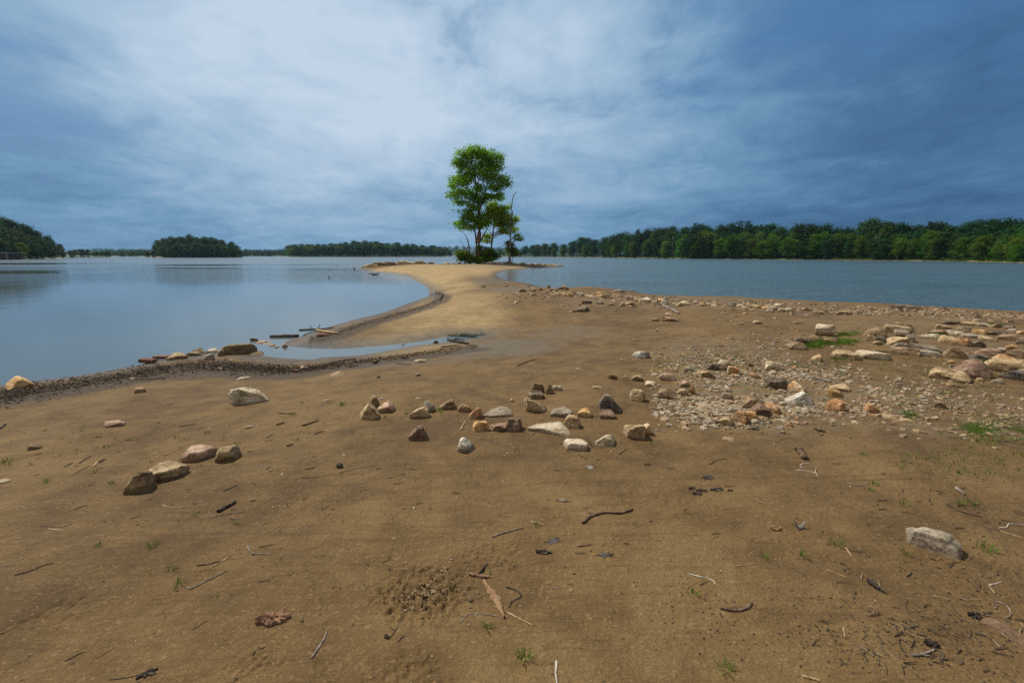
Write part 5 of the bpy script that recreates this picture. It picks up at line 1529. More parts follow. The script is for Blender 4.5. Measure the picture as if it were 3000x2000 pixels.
STICKS = [
 ([(44,1684),(92,1671),(126,1656),(159,1649)],2.6,'brown','dark stick with a tan right end on the left foreground',{}),
 ([(608,1516),(658,1508),(717,1498)],1.8,'grey','grey stick with an upright side twig below the charred block',{'branches':[[(610,1515),(614,1503),(603,1488)]]}),
 ([(637,1501),(662,1487),(689,1472)],6,'dark','short thick charred block of wood on the left',{'taper':.9,'name':'charred_wood','cat':'charred wood','wob':.2}),
 ([(547,1721),(564,1723),(612,1698),(666,1672)],2.6,'grey','grey weathered stick, lowest of the crossed sticks on the left',{}),
 ([(576,1657),(612,1652),(647,1643)],2.0,'dark','dark short stick crossing the forked tan reed',{}),
 ([(608,1670),(666,1633),(704,1601)],1.8,'tan','forked tan reed stem pointing up right',{'branches':[[(655,1640),(680,1634),(696,1636)]]}),
 ([(474,1480),(509,1487),(551,1482)],1.4,'tan','thin tan curved reed on the left sand',{}),
 ([(218,1495),(233,1486),(256,1480)],1.5,'dark','thin dark hooked twig on the far left',{}),
 ([(191,1936),(218,1922),(245,1909)],1.9,'dark','dark knobbly twig in the lower left corner',{}),
 ([(283,1929),(310,1912),(339,1895)],1.2,'brown','thin brown straight twig right of the dark knobbly one',{}),
 ([(564,1843),(588,1830),(608,1816)],1.4,'dark','thin dark twig in the lower left middle',{}),
 ([(201,1777),(230,1756),(260,1733)],1.1,'red','thin reddish straw on the lower left',{}),
 ([(57,1484),(80,1492)],1.3,'grey','tiny grey twig near the left edge',{}),
 ([(142,1548),(163,1551),(184,1553)],1.2,'pale','pale thin twig crossing a darker one near the left edge',{}),
 ([(115,1542),(145,1542),(180,1544),(210,1535)],1.0,'dark','thin dark twig behind the pale one near the left edge',{}),
 ([(321,1991),(380,1983),(405,1976)],1.5,'dark','thin dark twig at the bottom left running to the wet leaves',{}),
 ([(0,1857),(23,1846),(61,1832)],1.6,'brown','brown twig cut by the left edge of the photo',{}),
 ([(726,1598),(729,1610),(742,1621),(792,1622)],2.3,'grey','grey stick bent like a hook left of centre',{}),
 ([(769,1566),(799,1551),(826,1533)],1.5,'tan','tan straw above the thin dark twig left of centre',{}),
 ([(759,1603),(780,1599),(801,1593)],1.4,'dark','thin dark twig above the hook-shaped stick',{}),
 ([(757,1704),(775,1702),(792,1699)],1.3,'dark','short dark twig below the hook-shaped stick',{}),
 ([(912,1929),(935,1895),(951,1869),(958,1846)],3.4,'grey','curved grey stick standing out at the bottom left of centre',{}),
 ([(1136,1874),(1155,1851),(1173,1821)],2.0,'dark','dark twig beside the round black seed pod',{'branches':[[(1158,1848),(1150,1842),(1140,1838)]]}),
 ([(1165,1880),(1176,1868),(1186,1863)],1.9,'dark','small dark twig right of the round black seed pod',{}),
 ([(1347,1825),(1370,1800),(1408,1799),(1454,1804),(1475,1813)],1.6,'grey','long thin arched twig below the bark strip',{}),
 ([(1400,1685),(1413,1668),(1427,1651)],3.6,'dark','short dark stick standing across the pinkish wood chunk',{'taper':.9}),
 ([(1375,1682),(1408,1689),(1433,1691)],5.0,'red','pinkish brown chunk of wood above the bark strip',{'name':'wood_chunk','cat':'wood chunk','wob':.25,'taper':.8}),
 ([(1427,1649),(1450,1652),(1480,1658)],1.4,'red','thin reddish curl of bark right of the short dark stick',{}),
 ([(738,1918),(750,1905),(761,1894)],1.7,'dark','dark twig, left one of the crossed pair at the bottom',{}),
 ([(745,1912),(762,1901),(779,1893)],1.5,'dark','dark twig, right one of the crossed pair at the bottom',{}),
 ([(1404,1817),(1435,1830),(1465,1844)],1.3,'brown','thin brown twig below the long arched one',{}),
 ([(1706,1534),(1730,1514),(1770,1503),(1815,1504),(1855,1493)],5.0,'brown','largest curved brown stick in the middle foreground',{'taper':.75}),
 ([(1442,1573),(1485,1559),(1534,1546)],3.0,'grey','straight greyish stick left of the largest curved stick',{}),
 ([(1554,1529),(1574,1532),(1594,1538)],2.4,'tan','pale tan split blade of wood above the straight greyish stick',{}),
 ([(1482,1510),(1497,1511),(1512,1512)],1.4,'tan','tiny tan straw left of the pale split blade',{}),
 ([(1483,1720),(1512,1729),(1527,1746),(1500,1762),(1491,1779)],2.4,'dark','dark twig bent like an arrow right of the bark strip',{}),
 ([(1485,1793),(1516,1809),(1558,1831)],2.2,'tan','yellow splinter of wood at the foot of the bark strip',{}),
 ([(1690,1601),(1712,1599),(1735,1595)],2.0,'dark','short black twig right of the wet leaf',{}),
 ([(2016,1681),(2070,1693),(2090,1702),(2096,1712)],1.9,'pale','pale bow-shaped twig on the right foreground',{}),
 ([(2015,1720),(2030,1711),(2046,1703)],1.5,'tan','short tan straw below the pale bow-shaped twig',{}),
 ([(2108,1782),(2141,1788),(2177,1786),(2204,1768)],4.8,'brown','thick curved brown stick on the right foreground',{'taper':.8}),
 ([(1630,1936),(1628,1970),(1632,2010)],3.6,'pale','pale stick cut by the bottom edge of the photo',{}),
 ([(2078,1360),(2101,1348),(2128,1343)],1.7,'brown','thin arched twig above the charred bits on the right',{}),
 ([(1813,1332),(1824,1323),(1837,1316)],1.6,'dark','tiny black twig below the pale front rocks',{}),
 ([(1694,1332),(1710,1340),(1722,1346)],1.6,'dark','small forked black twig beside the pale blocky rock',{}),
 ([(1605,1723),(1625,1724),(1645,1723)],1.5,'grey','small pale-ended grey twig in the middle foreground',{}),
 ([(2334,1377),(2360,1380),(2387,1386)],1.7,'pale','pale twig below the dark driftwood chunk',{'branches':[[(2387,1386),(2390,1375),(2391,1367)],[(2389,1384),(2393,1390),(2396,1396)]]}),
 ([(2371,1357),(2350,1359),(2344,1366),(2352,1371)],1.3,'pale','pale curled twig just below the dark driftwood chunk',{}),
 ([(2483,1417),(2516,1423),(2546,1415)],2.0,'grey','grey bow-shaped twig next to the grass tufts on the right',{}),
 ([(2421,1669),(2450,1679),(2480,1691)],1.9,'tan','straight tan reed left of the black tapered wood',{}),
 ([(2542,1704),(2560,1718),(2580,1731),(2600,1742)],9.5,'dark','black tapered piece of charred wood on the right foreground',{'name':'charred_wood','cat':'charred wood','taper':.15,'wob':.2}),
 ([(2733,1745),(2755,1750),(2777,1756)],2.0,'tan','short tan reed with a dark end in the lower right',{}),
 ([(2672,1920),(2699,1918),(2739,1903)],4.4,'grey','grey forked stick in the lower right corner litter',{'branches':[[(2699,1918),(2712,1922),(2722,1921)]]}),
 ([(2351,1981),(2375,1987),(2400,1994)],4.5,'tan','orange-tan splinter at the bottom edge on the right',{}),
 ([(2909,1761),(2945,1771),(2967,1800)],2.4,'grey','grey bent twig near the right edge in the litter',{}),
 ([(2927,1546),(2949,1545),(2958,1534),(3004,1539)],1.9,'pale','pale zigzag twig at the right edge above the slab',{}),
 ([(2929,1555),(2965,1566),(3004,1578)],1.5,'tan','tan straw at the right edge under the zigzag twig',{}),
 ([(2773,1477),(2802,1494),(2840,1506),(2878,1515)],2.2,'dark','long black twig behind the grey-brown slab',{}),
 ([(2800,1430),(2813,1440),(2826,1450)],4.5,'grey','short thick grey stick above the long black twig',{}),
 ([(2895,1715),(2915,1710),(2936,1704)],2.0,'pale','white peeled twig near the right edge',{}),
 ([(2471,1838),(2473,1852),(2476,1866)],2.2,'tan','short upright tan straw in the lower right',{}),
 ([(2673,1857),(2690,1864),(2710,1871)],1.8,'tan','short slanted tan straw above the grey forked stick',{}),
 ([(2478,1606),(2487,1618),(2495,1630)],2.6,'tan','small tan splinter below a grass tuft on the right',{}),
 ([(2150,1658),(2180,1655),(2215,1651)],1.6,'tan','pale thin straw in the right middle foreground',{}),
 ([(233,1357),(250,1345),(268,1335)],2.4,'brown','brown twig, left of the curved tan one on the left sand',{}),
 ([(276,1366),(284,1355),(303,1343)],3.0,'tan','curved tan twig on the left sand',{}),
 ([(292,1356),(302,1350),(312,1345)],2.2,'dark','dark twig alongside the curved tan one',{}),
 ([(218,1388),(240,1376),(263,1364)],1.6,'brown','thin twig below the brown one on the left sand',{}),
 ([(189,1368),(202,1361),(214,1356)],2.0,'dark','short dark twig left of the brown one on the left sand',{}),
 ([(524,1250),(550,1246),(574,1242)],1.7,'dark','thin dark twig with a forked end on the left middle sand',{}),
 ([(450,1251),(470,1246),(490,1242)],1.5,'tan','thin tan straw left of the forked dark twig',{}),
 ([(0,1256),(8,1250),(18,1243)],3.5,'dark','thick dark twig at the left edge of the photo',{}),
 ([(654,1440),(676,1430),(698,1419)],1.8,'dark','slim dark twig below the brown rock on the left',{'branches':[[(690,1423),(694,1426),(696,1430)]]}),
 ([(885,1248),(906,1242),(934,1232)],3.6,'brown','brown stick beside small stones left of the group of three',{}),
 ([(810,1245),(822,1242),(834,1239)],3.0,'brown','short brown stick with a tan chip on the left middle sand',{}),
 ([(818,1211),(842,1212),(866,1210)],1.8,'dark','thin dark twig above the short brown stick',{}),
 ([(922,1271),(936,1266),(951,1263)],2.4,'brown','small brown stick below the stick with stones',{}),
 ([(841,1307),(850,1305),(858,1302)],3.0,'dark','small dark wood chip on the middle left sand',{}),
 ([(780,1283),(790,1277),(800,1270)],1.5,'dark','slim dark twig above the small dark wood chip',{}),
 ([(884,1400),(910,1400),(938,1396)],1.2,'dark','thin level dark twig on the middle sand',{}),
 ([(991,1390),(1030,1376),(1110,1361)],1.2,'brown','very long thin bent straw on the middle sand',{}),
 ([(1161,1065),(1180,1067),(1203,1068)],1.7,'dark','thin twig left of the pale layered chip',{}),
 ([(1105,1296),(1118,1292),(1131,1289)],1.8,'tan','small tan splinter below the purple-brown rock',{}),
 ([(1350,1259),(1358,1243),(1369,1228)],2.4,'tan','pale bent strip of wood left of the orange block',{}),
 ([(1516,1072),(1540,1062),(1568,1054)],2.6,'brown','brown stick on the open sand behind the stone row',{}),
 ([(1915,1257),(1932,1262),(1952,1267)],2.2,'grey','grey stick right of the jagged orange and white rock',{}),
 ([(2290,1234),(2305,1243),(2320,1256)],1.7,'tan','thin pale curved twig below the big white and grey rock',{}),
 ([(2412,1198),(2441,1205),(2462,1216)],2.6,'dark','dark twig under the orange-brown cube-like rock',{}),
 ([(2735,1258),(2770,1263),(2808,1267)],2.2,'tan','tan stick lying left of the green patches on the right',{}),
 ([(2773,1277),(2810,1282),(2843,1287)],2.2,'grey','black and grey twig below the tan stick on the right',{}),
 ([(2900,1287),(2950,1294),(3003,1302)],2.4,'brown','brown twig running off the right edge',{}),
 ([(2786,1207),(2812,1210),(2840,1210)],1.8,'dark','thin dark twig among the chips on the right',{}),
 ([(1941,898),(1957,904),(1973,911),(1987,920)],4.2,'grey','weathered grey driftwood log on the sand below the rubble band',{'name':'driftwood_log','cat':'driftwood','taper':.8,'branches':[[(1958,904),(1960,900),(1962,897)]],'wob':.2}),
 ([(2373,1106),(2409,1114),(2441,1122)],4.6,'grey','grey driftwood stick lying across the gravel',{'name':'driftwood_log','cat':'driftwood','wob':.18}),
 ([(877,970),(919,968),(979,961)],3.2,'dark','dark log reaching from the shore into the left water',{'name':'driftwood_log','cat':'driftwood','branches':[[(920,968),(912,961),(908,955)],[(930,967),(935,958),(936,952)]]}),
 ([(928,970),(960,975),(991,979)],4.6,'tan','tan peeled log on the shore in front of the dark log',{'name':'driftwood_log','cat':'driftwood','taper':.5}),
 ([(791,990),(839,989),(874,987)],4.6,'dark','mossy dark log awash at the channel mouth',{'name':'driftwood_log','cat':'driftwood','taper':1.3,'wob':.2}),
 ([(888,984),(903,977),(928,970)],1.8,'dark','thin curved branch running from the logs to the mossy one',{}),
 ([(1312,997),(1343,1004),(1373,1009)],4.6,'dark','dark broken branch beside the head of the channel',{'name':'driftwood_log','cat':'driftwood','wob':.25,'branches':[[(1325,1000),(1340,996),(1360,1000)]]}),
 ([(1292,1018),(1318,1015),(1344,1012)],2.4,'brown','brown stick below the dark broken branch',{}),
 ([(963,1066),(1014,1055),(1046,1052)],2.4,'dark','dark stick on the wrack line below the channel',{}),
 ([(1024,1076),(1038,1073),(1052,1071)],2.0,'dark','short dark stick on the sand below the wrack line',{}),
 ([(390,1111),(430,1112),(487,1108)],2.6,'brown','brown stick lying in the wrack on the left',{}),
 ([(662,1052),(690,1058),(760,1060)],1.8,'tan','long tan reed at the back of the wrack',{}),
 ([(1080,803),(1105,802),(1112,797)],1.4,'grey','grey twig lying in the water off the spit tip',{}),
 ([(1090,807),(1108,806)],1.8,'dark','dark short branch in the water off the spit tip',{}),
 ([(2338,1319),(2348,1333),(2357,1346)],10,'brown','grey-brown driftwood chunk right of the pinkish flat stone',{'name':'wood_chunk','cat':'wood chunk','wob':.28,'taper':.7}),
 ([(2388,1258),(2400,1262),(2416,1266)],6,'brown','broken driftwood stub standing in the sand below the gravel',{'name':'wood_chunk','cat':'wood chunk','wob':.28,'branches':[[(2400,1262),(2398,1252),(2394,1242)]]}),
 ([(1340,866),(1342,866)],1,'dark','tiny dark wood bit on the spit neck',{}),
]
for pts, rp, mt, lab, kw in STICKS:
    stick(pts, rp, mt, lab, **kw)

# stubs and twigs standing out of the left water
for px, py, h_, lab in [(965, 789, 4, 'small dark stub in the water, leftmost off the spit tip'), (964, 815, 7, 'curved dark twig standing in the left water'), (1038, 790, 7, 'thick dark stub in the water near the spit tip'), (988, 780, 4, 'low dark stone-like stub far out in the left water')]:
    x, y = at_level(px, py, 0.0); m = y / F
    g_ = Geo(); s_ = h_ * m
    g_.add(*tube([(0, 0, -.2), (0, 0, s_ * .4), (s_ * (.3 if h_ == 7 and px < 1000 else .05), 0, s_ * .8), (s_ * (-.3 if px < 1000 else .1), 0, s_)], [s_ * .28, s_ * .25, s_ * .2, s_ * .1], 7, .2, px))
    o = g_.build('wood_stub', WM['dark'], None, True); o.location = (x, y, 0); tag(o, lab, 'wood stub')

# bark pieces, wet leaves: thin real plates lying on the sand
def plate(px, py, wpx, hpx, yaw, mat, label, name, cat, th=0.012, seed=1, ragged=.25, curl=.0):
    x, y, z, t = ground_at(px, py); m = t / F
    slope = max((CAMZ - z) / math.hypot(x, y), .08)
    w, d = wpx * m, hpx * m / slope * .9
    r = random.Random(seed); n = 26
    V = []; Fc = []
    rings = (1.0, .72, .38)
    rad = [1 + r.uniform(-ragged, ragged) for _ in range(n)]
    for lvl, zz in ((0, 1), (1, 0)):
        for s_ in rings:
            for k in range(n):
                a = 2 * math.pi * k / n
                X, Y_ = math.cos(a) * w / 2 * rad[k] * s_, math.sin(a) * d / 2 * rad[(k * 5) % n if False else k] * s_
                V.append((X, Y_, (th * (1.0 + r.uniform(-.5, .5)) if zz else -.006) + curl * (X / w * 2) ** 2 * th * 3))
        V.append((0, 0, th * 1.2 if zz else -.006))
    q = len(rings) * n + 1
    for b_, sg in ((0, 1), (q, -1)):
        for i in range(len(rings) - 1):
            for k in range(n):
                f = (b_ + i * n + k, b_ + i * n + (k + 1) % n, b_ + (i + 1) * n + (k + 1) % n, b_ + (i + 1) * n + k)
                Fc.append(f if sg > 0 else f[::-1])
        for k in range(n):
            f = (b_ + (len(rings) - 1) * n + k, b_ + (len(rings) - 1) * n + (k + 1) % n, b_ + q - 1)
            Fc.append(f if sg > 0 else f[::-1])
    for k in range(n):
        Fc.append((k, q + k, q + (k + 1) % n, (k + 1) % n))
    o = mesh_obj(name, V, Fc, mat, smooth_shade=True, sharp=35)
    o.location = (x, y, hz(x, y)); o.rotation_euler = (0, 0, yaw); tag(o, label, cat)


M_LEAF = plain_mat('wet_leaf', (0.060, 0.053, 0.050), .6)
M_LEAF2 = plain_mat('silver_leaf', (0.22, 0.21, 0.20), .6)
plate(797, 1817, 90, 34, .15, WM['red'], 'ragged flat piece of brown bark in the lower left foreground', 'bark_piece', 'bark piece', .016, 5, .3)
plate(1592, 1618, 42, 13, -.15, WM['dark'], 'black charred bark flake in the middle foreground', 'bark_piece', 'bark piece', .008, 6, .35)
plate(1622, 1582, 44, 19, .4, M_LEAF, 'dark wet leaf above the black bark flake', 'wet_leaf', 'leaf', .003, 7, .6)
plate(1770, 1626, 42, 15, .1, M_LEAF, 'dark wet leaf right of the black bark flake', 'wet_leaf', 'leaf', .003, 8, .6)
plate(1729, 1368, 24, 10, -.3, M_LEAF2, 'silvery leaf on the sand below the pale front rocks', 'wet_leaf', 'leaf', .003, 9, .6)
plate(1650, 1467, 33, 8, -.1, RM['pale'], 'white ragged chip on the sand above the largest curved stick', 'stone_chip', 'stone chip', .008, 10, .35)
plate(2342, 1546, 26, 9, -.1, M_LEAF2, 'small silvery curled leaf on the right foreground', 'wet_leaf', 'leaf', .008, 11, .5, 1)
plate(2272, 1548, 30, 14, .1, RM['orange'], 'small orange buried stone left of the silvery curled leaf', 'stone_chip', 'stone chip', .010, 12, .2)
plate(1895, 1361, 17, 7, .2, RM['tan'], 'small flat tan chip in the middle sand', 'stone_chip', 'stone chip', .012, 13, .2)
plate(2856, 1806, 30, 14, -.3, WM['dark'], 'dark bark flake above the sunk pinkish slab', 'bark_piece', 'bark piece', .012, 14, .3)
plate(2728, 1889, 34, 13, -.3, WM['dark'], 'dark bark flake above the grey forked stick', 'bark_piece', 'bark piece', .012, 15, .3)
plate(1378, 1757, 12, 10, .4, RM['pale'], 'small white shell chip left of the bark strip', 'stone_chip', 'stone chip', .008, 17, .2)
plate(434, 1972, 40, 20, .5, WM['dark'], 'clump of black wet leaves at the bottom left', 'wet_leaf', 'leaf', .006, 18, .6)
for i, (px, py, w_, h_, lab) in enumerate([(2074, 1399, 28, 12, 'topmost black charred bark bit of the scattered group on the right'), (2028, 1430, 17, 7, 'leftmost black charred bark bit of the scattered group'), (2056, 1437, 25, 7, 'long black charred bark bit in the middle of the scattered group'),
                                       (2041, 1446, 22, 7, 'lowest black charred bark bit of the scattered group'), (2101, 1434, 32, 10, 'largest right-hand black charred bark bit of the scattered group'), (2139, 1437, 14, 4, 'smallest black charred bark bit at the right of the scattered group')]):
    plate(px, py, w_, h_, [.5, .1, -.1, -.2, .1, 0][i], WM['dark'], lab, 'bark_piece', 'bark piece', .006, 20 + i, .45)

# the long bark strip
W = [ground_at(*p) for p in [(1417, 1703), (1430, 1722), (1446, 1744), (1458, 1765), (1467, 1787), (1478, 1811)]]
cx, cy, cz = W[2][0], W[2][1], W[2][2]
V = []; Fc = []
wid = [.006, .015, .020, .017, .012, .004]
sm = resample([(q_[0] - cx, q_[1] - cy, q_[2] - cz) for q_ in W], 22)
for i, p in enumerate(sm):
    wv_ = np.interp(i / 21 * 5, range(6), wid) * random.uniform(.7, 1.3)
    for k, (s_, h_) in enumerate([(-1, .004), (-.5, .014), (.2, .016), (1, .004)]):
        V.append((p[0] + s_ * wv_, p[1] + s_ * wv_ * .15, p[2] + h_ + random.uniform(-.002, .002)))
for i in range(21):
    for k in range(3):
        Fc.append((i * 4 + k, i * 4 + k + 1, i * 4 + k + 5, i * 4 + k + 4))
nb = len(V)
V += [(v_[0], v_[1], v_[2] - .02) for v_ in V]
Fc += [tuple(reversed([i_ + nb for i_ in f])) for f in Fc]
o = mesh_obj('bark_strip', V, Fc, wood_mat('bark_orange', (0.12, 0.065, 0.03), (0.22, 0.135, 0.068), (0.33, 0.225, 0.13)), smooth_shade=True); o.location = (cx, cy, cz); tag(o, 'long tapering strip of orange-tan bark in the centre foreground', 'bark strip')

# round cone, debris clumps
for px, py, rpx, lab, nm in [(1132, 1865, 6.5, 'round black seed pod at the bottom centre', 'seed_pod'), (995, 1368, 9, 'small black clump of roots with a twig on the middle sand', 'root_clump')]:
    x, y, z, t = ground_at(px, py); m = t / F; rad = rpx * m
    V, Fc_ = ico(3); k = np.array([1 + .3 * mnoise.noise(Vector(v_) * 4.0) for v_ in V]); V = V * k[:, None] * rad * np.array([1, 1, .8])
    o = mesh_obj(nm, V, Fc_, WM['dark'], smooth_shade=False); o.location = (x, y, z + rad * .6); tag(o, lab, 'seed pod' if nm == 'seed_pod' else 'root clump')
for px, py, wpx, lab in [(1100, 1064, 26, 'tangled dark driftwood root on the wrack line below the channel'), (1185, 1050, 22, 'smaller tangled root right of the larger one on the wrack line')]:
    x, y, z, t = ground_at(px, py); m = t / F; R_ = wpx * m / 2
    g_ = Geo(); r = random.Random(px)
    for k in range(9):
        a = r.uniform(0, 6.28); e = r.uniform(.1, 1.3)
        p1 = (math.cos(a) * R_ * .5, math.sin(a) * R_ * .5, R_ * .5); p2 = (math.cos(a + .4) * R_ * r.uniform(.8, 1.4), math.sin(a) * R_, R_ * e)
        g_.add(*tube([(0, 0, 0), p1, p2], [R_ * .28, R_ * .16, R_ * .05], 6, .2, k))
    o = g_.build('driftwood_root', WM['brown'], None, True); o.location = (x, y, z); tag(o, lab, 'driftwood')

# wrack: uncountable small bits of bark and twig in a band behind the left shore
def wrack():
    r = np.random.default_rng(91); g_ = Geo(); g2 = Geo()
    path = [(-200, 1175, 25, 1.0), (0, 1162, 27, 1.0), (100, 1147, 25, 1.0), (250, 1123, 22, 1.0), (400, 1097, 19, 1.0), (500, 1085, 15, .9), (620, 1076, 13, .9), (700, 1080, 13, .9), (780, 1083, 12, .9), (860, 1088, 9, .8), (920, 1082, 8, .7), (1000, 1068, 7, .6),
            (1100, 1052, 6, .5), (1200, 1042, 6, .4), (1300, 1030, 6, .4), (1400, 1015, 6, .35)]
    path2 = [(905, 990, 6, .5), (980, 972, 6, .6), (1060, 950, 5, .6), (1150, 925, 5, .6), (1230, 902, 4, .6), (1290, 880, 4, .6), (1300, 865, 3, .5), (1275, 852, 3, .5), (1330, 845, 1.5, .3), (1450, 843, 1.5, .3)]
    for pth, n in ((path, 12500), (path2, 4200)):
        xs = np.array([p[0] for p in pth])
        ds = np.array([p[3] for p in pth])
        cnt = 0
        while cnt < n:
            s = r.random() * (len(pth) - 1); k = int(s); f = s - k
            a, b_ = pth[k], pth[k + 1]
            if r.random() > a[3] + (b_[3] - a[3]) * f: continue
            px = a[0] + (b_[0] - a[0]) * f; py = a[1] + (b_[1] - a[1]) * f + r.normal() * (a[2] + (b_[2] - a[2]) * f) * 1.05
            x, y = at_level(px, py, .12)
            if sd1(x, y) < .02: continue
            cnt += 1
            z = hz(x, y)
            l = (.008 + .036 * r.random() ** 2) * (1.0 if r.random() > .06 else 2.6); an = r.normal(.25, .6)
            th = .001 + .002 * r.random() if r.random() < .7 else .005 * r.random() + .0025
            wdt = th if th < .004 else l * .22
            dx, dy = math.cos(an) * l / 2, math.sin(an) * l / 2; nx, ny = -math.sin(an) * wdt, math.cos(an) * wdt
            z0 = z + .002 + r.random() * .010 * min(1, a[3]); tz = r.normal() * l * .12
            V = [(x - dx - nx, y - dy - ny, z0 - tz), (x + dx - nx, y + dy - ny, z0 + tz), (x + dx + nx, y + dy + ny, z0 + tz), (x - dx + nx, y - dy + ny, z0 - tz),
                 (x - dx * .9, y - dy * .9, z0 - tz + th * 1.6), (x + dx * .9, y + dy * .9, z0 + tz + th * 1.6)]
            g_.add(V, [(0, 1, 5, 4), (2, 3, 4, 5), (0, 4, 3), (1, 2, 5)])
    return g_


wr = wrack().build('wrack_litter', RM_CHIP['bark'] if False else chip_mat('wrack_bits', [(0, (0.014, 0.011, 0.009)), (.55, (0.035, 0.026, 0.020)), (.82, (0.075, 0.055, 0.040)), (.95, (0.16, 0.12, 0.085)), (1, (0.32, 0.25, 0.18))]))
tag(wr, 'dark band of washed-up bark and twig litter along the left shore', 'driftwood litter', kind='stuff')

# fine loose twigs over the sand
def twiglets():
    g_ = Geo(); r = np.random.default_rng(15)
    pts = px_cloud([(1500, 1400, 1300, 330, 2), (700, 1300, 600, 200, 1.2), (2700, 1500, 350, 300, 2.0), (2500, 1250, 500, 120, 1), (1600, 1050, 700, 120, .6), (2750, 1900, 300, 150, 1.5)], 520, 16)
    for (x, y) in pts:
        z = hz(x, y); l = .02 + .05 * r.random() ** 1.5; a = r.normal(.3, .7); w_ = .0012 + .0016 * r.random()
        p0 = (x - math.cos(a) * l / 2, y - math.sin(a) * l / 2, z + .003); p2 = (x + math.cos(a) * l / 2, y + math.sin(a) * l / 2, z + .004)
        g_.add(*tube([p0, (x + r.normal() * l * .06, y + r.normal() * l * .06, z + .005), p2], [w_, w_, w_ * .6], 4))
    return g_
tw = twiglets().build('twig_litter', chip_mat('twiglets', [(0, (0.02, 0.016, 0.012)), (.5, (0.06, 0.045, 0.032)), (.8, (0.16, 0.12, 0.08)), (1, (0.38, 0.30, 0.2))]))
tag(tw, 'tiny loose twigs sprinkled over the sand', 'twig litter', kind='stuff')

# clods of the scuffed sand
def clods():
    g_ = Geo(); r = np.random.default_rng(25); D, Fc_ = ico(1)
    for i in range(420):
        a, q_ = r.random() * 6.28, abs(r.normal()) * .15
        x, y = DIG[0] + math.cos(a) * q_ * 1.2 + .02, DIG[1] + math.sin(a) * q_
        s = .0025 + .007 * r.random() ** 3
        V = D * (1 + .25 * r.normal(size=(len(D), 1))) * s * np.array([1, 1, .7]); z = hz(x, y)
        g_.add(V + np.array([x, y, z + s * .2 - .003]), Fc_)
    return g_.build('sand_clods', plain_mat('clod_sand', (0.19, 0.125, 0.06)), None, False)
tag(clods(), 'loose clods of sand in the scuffed hollow in the foreground', 'sand clods', kind='stuff')

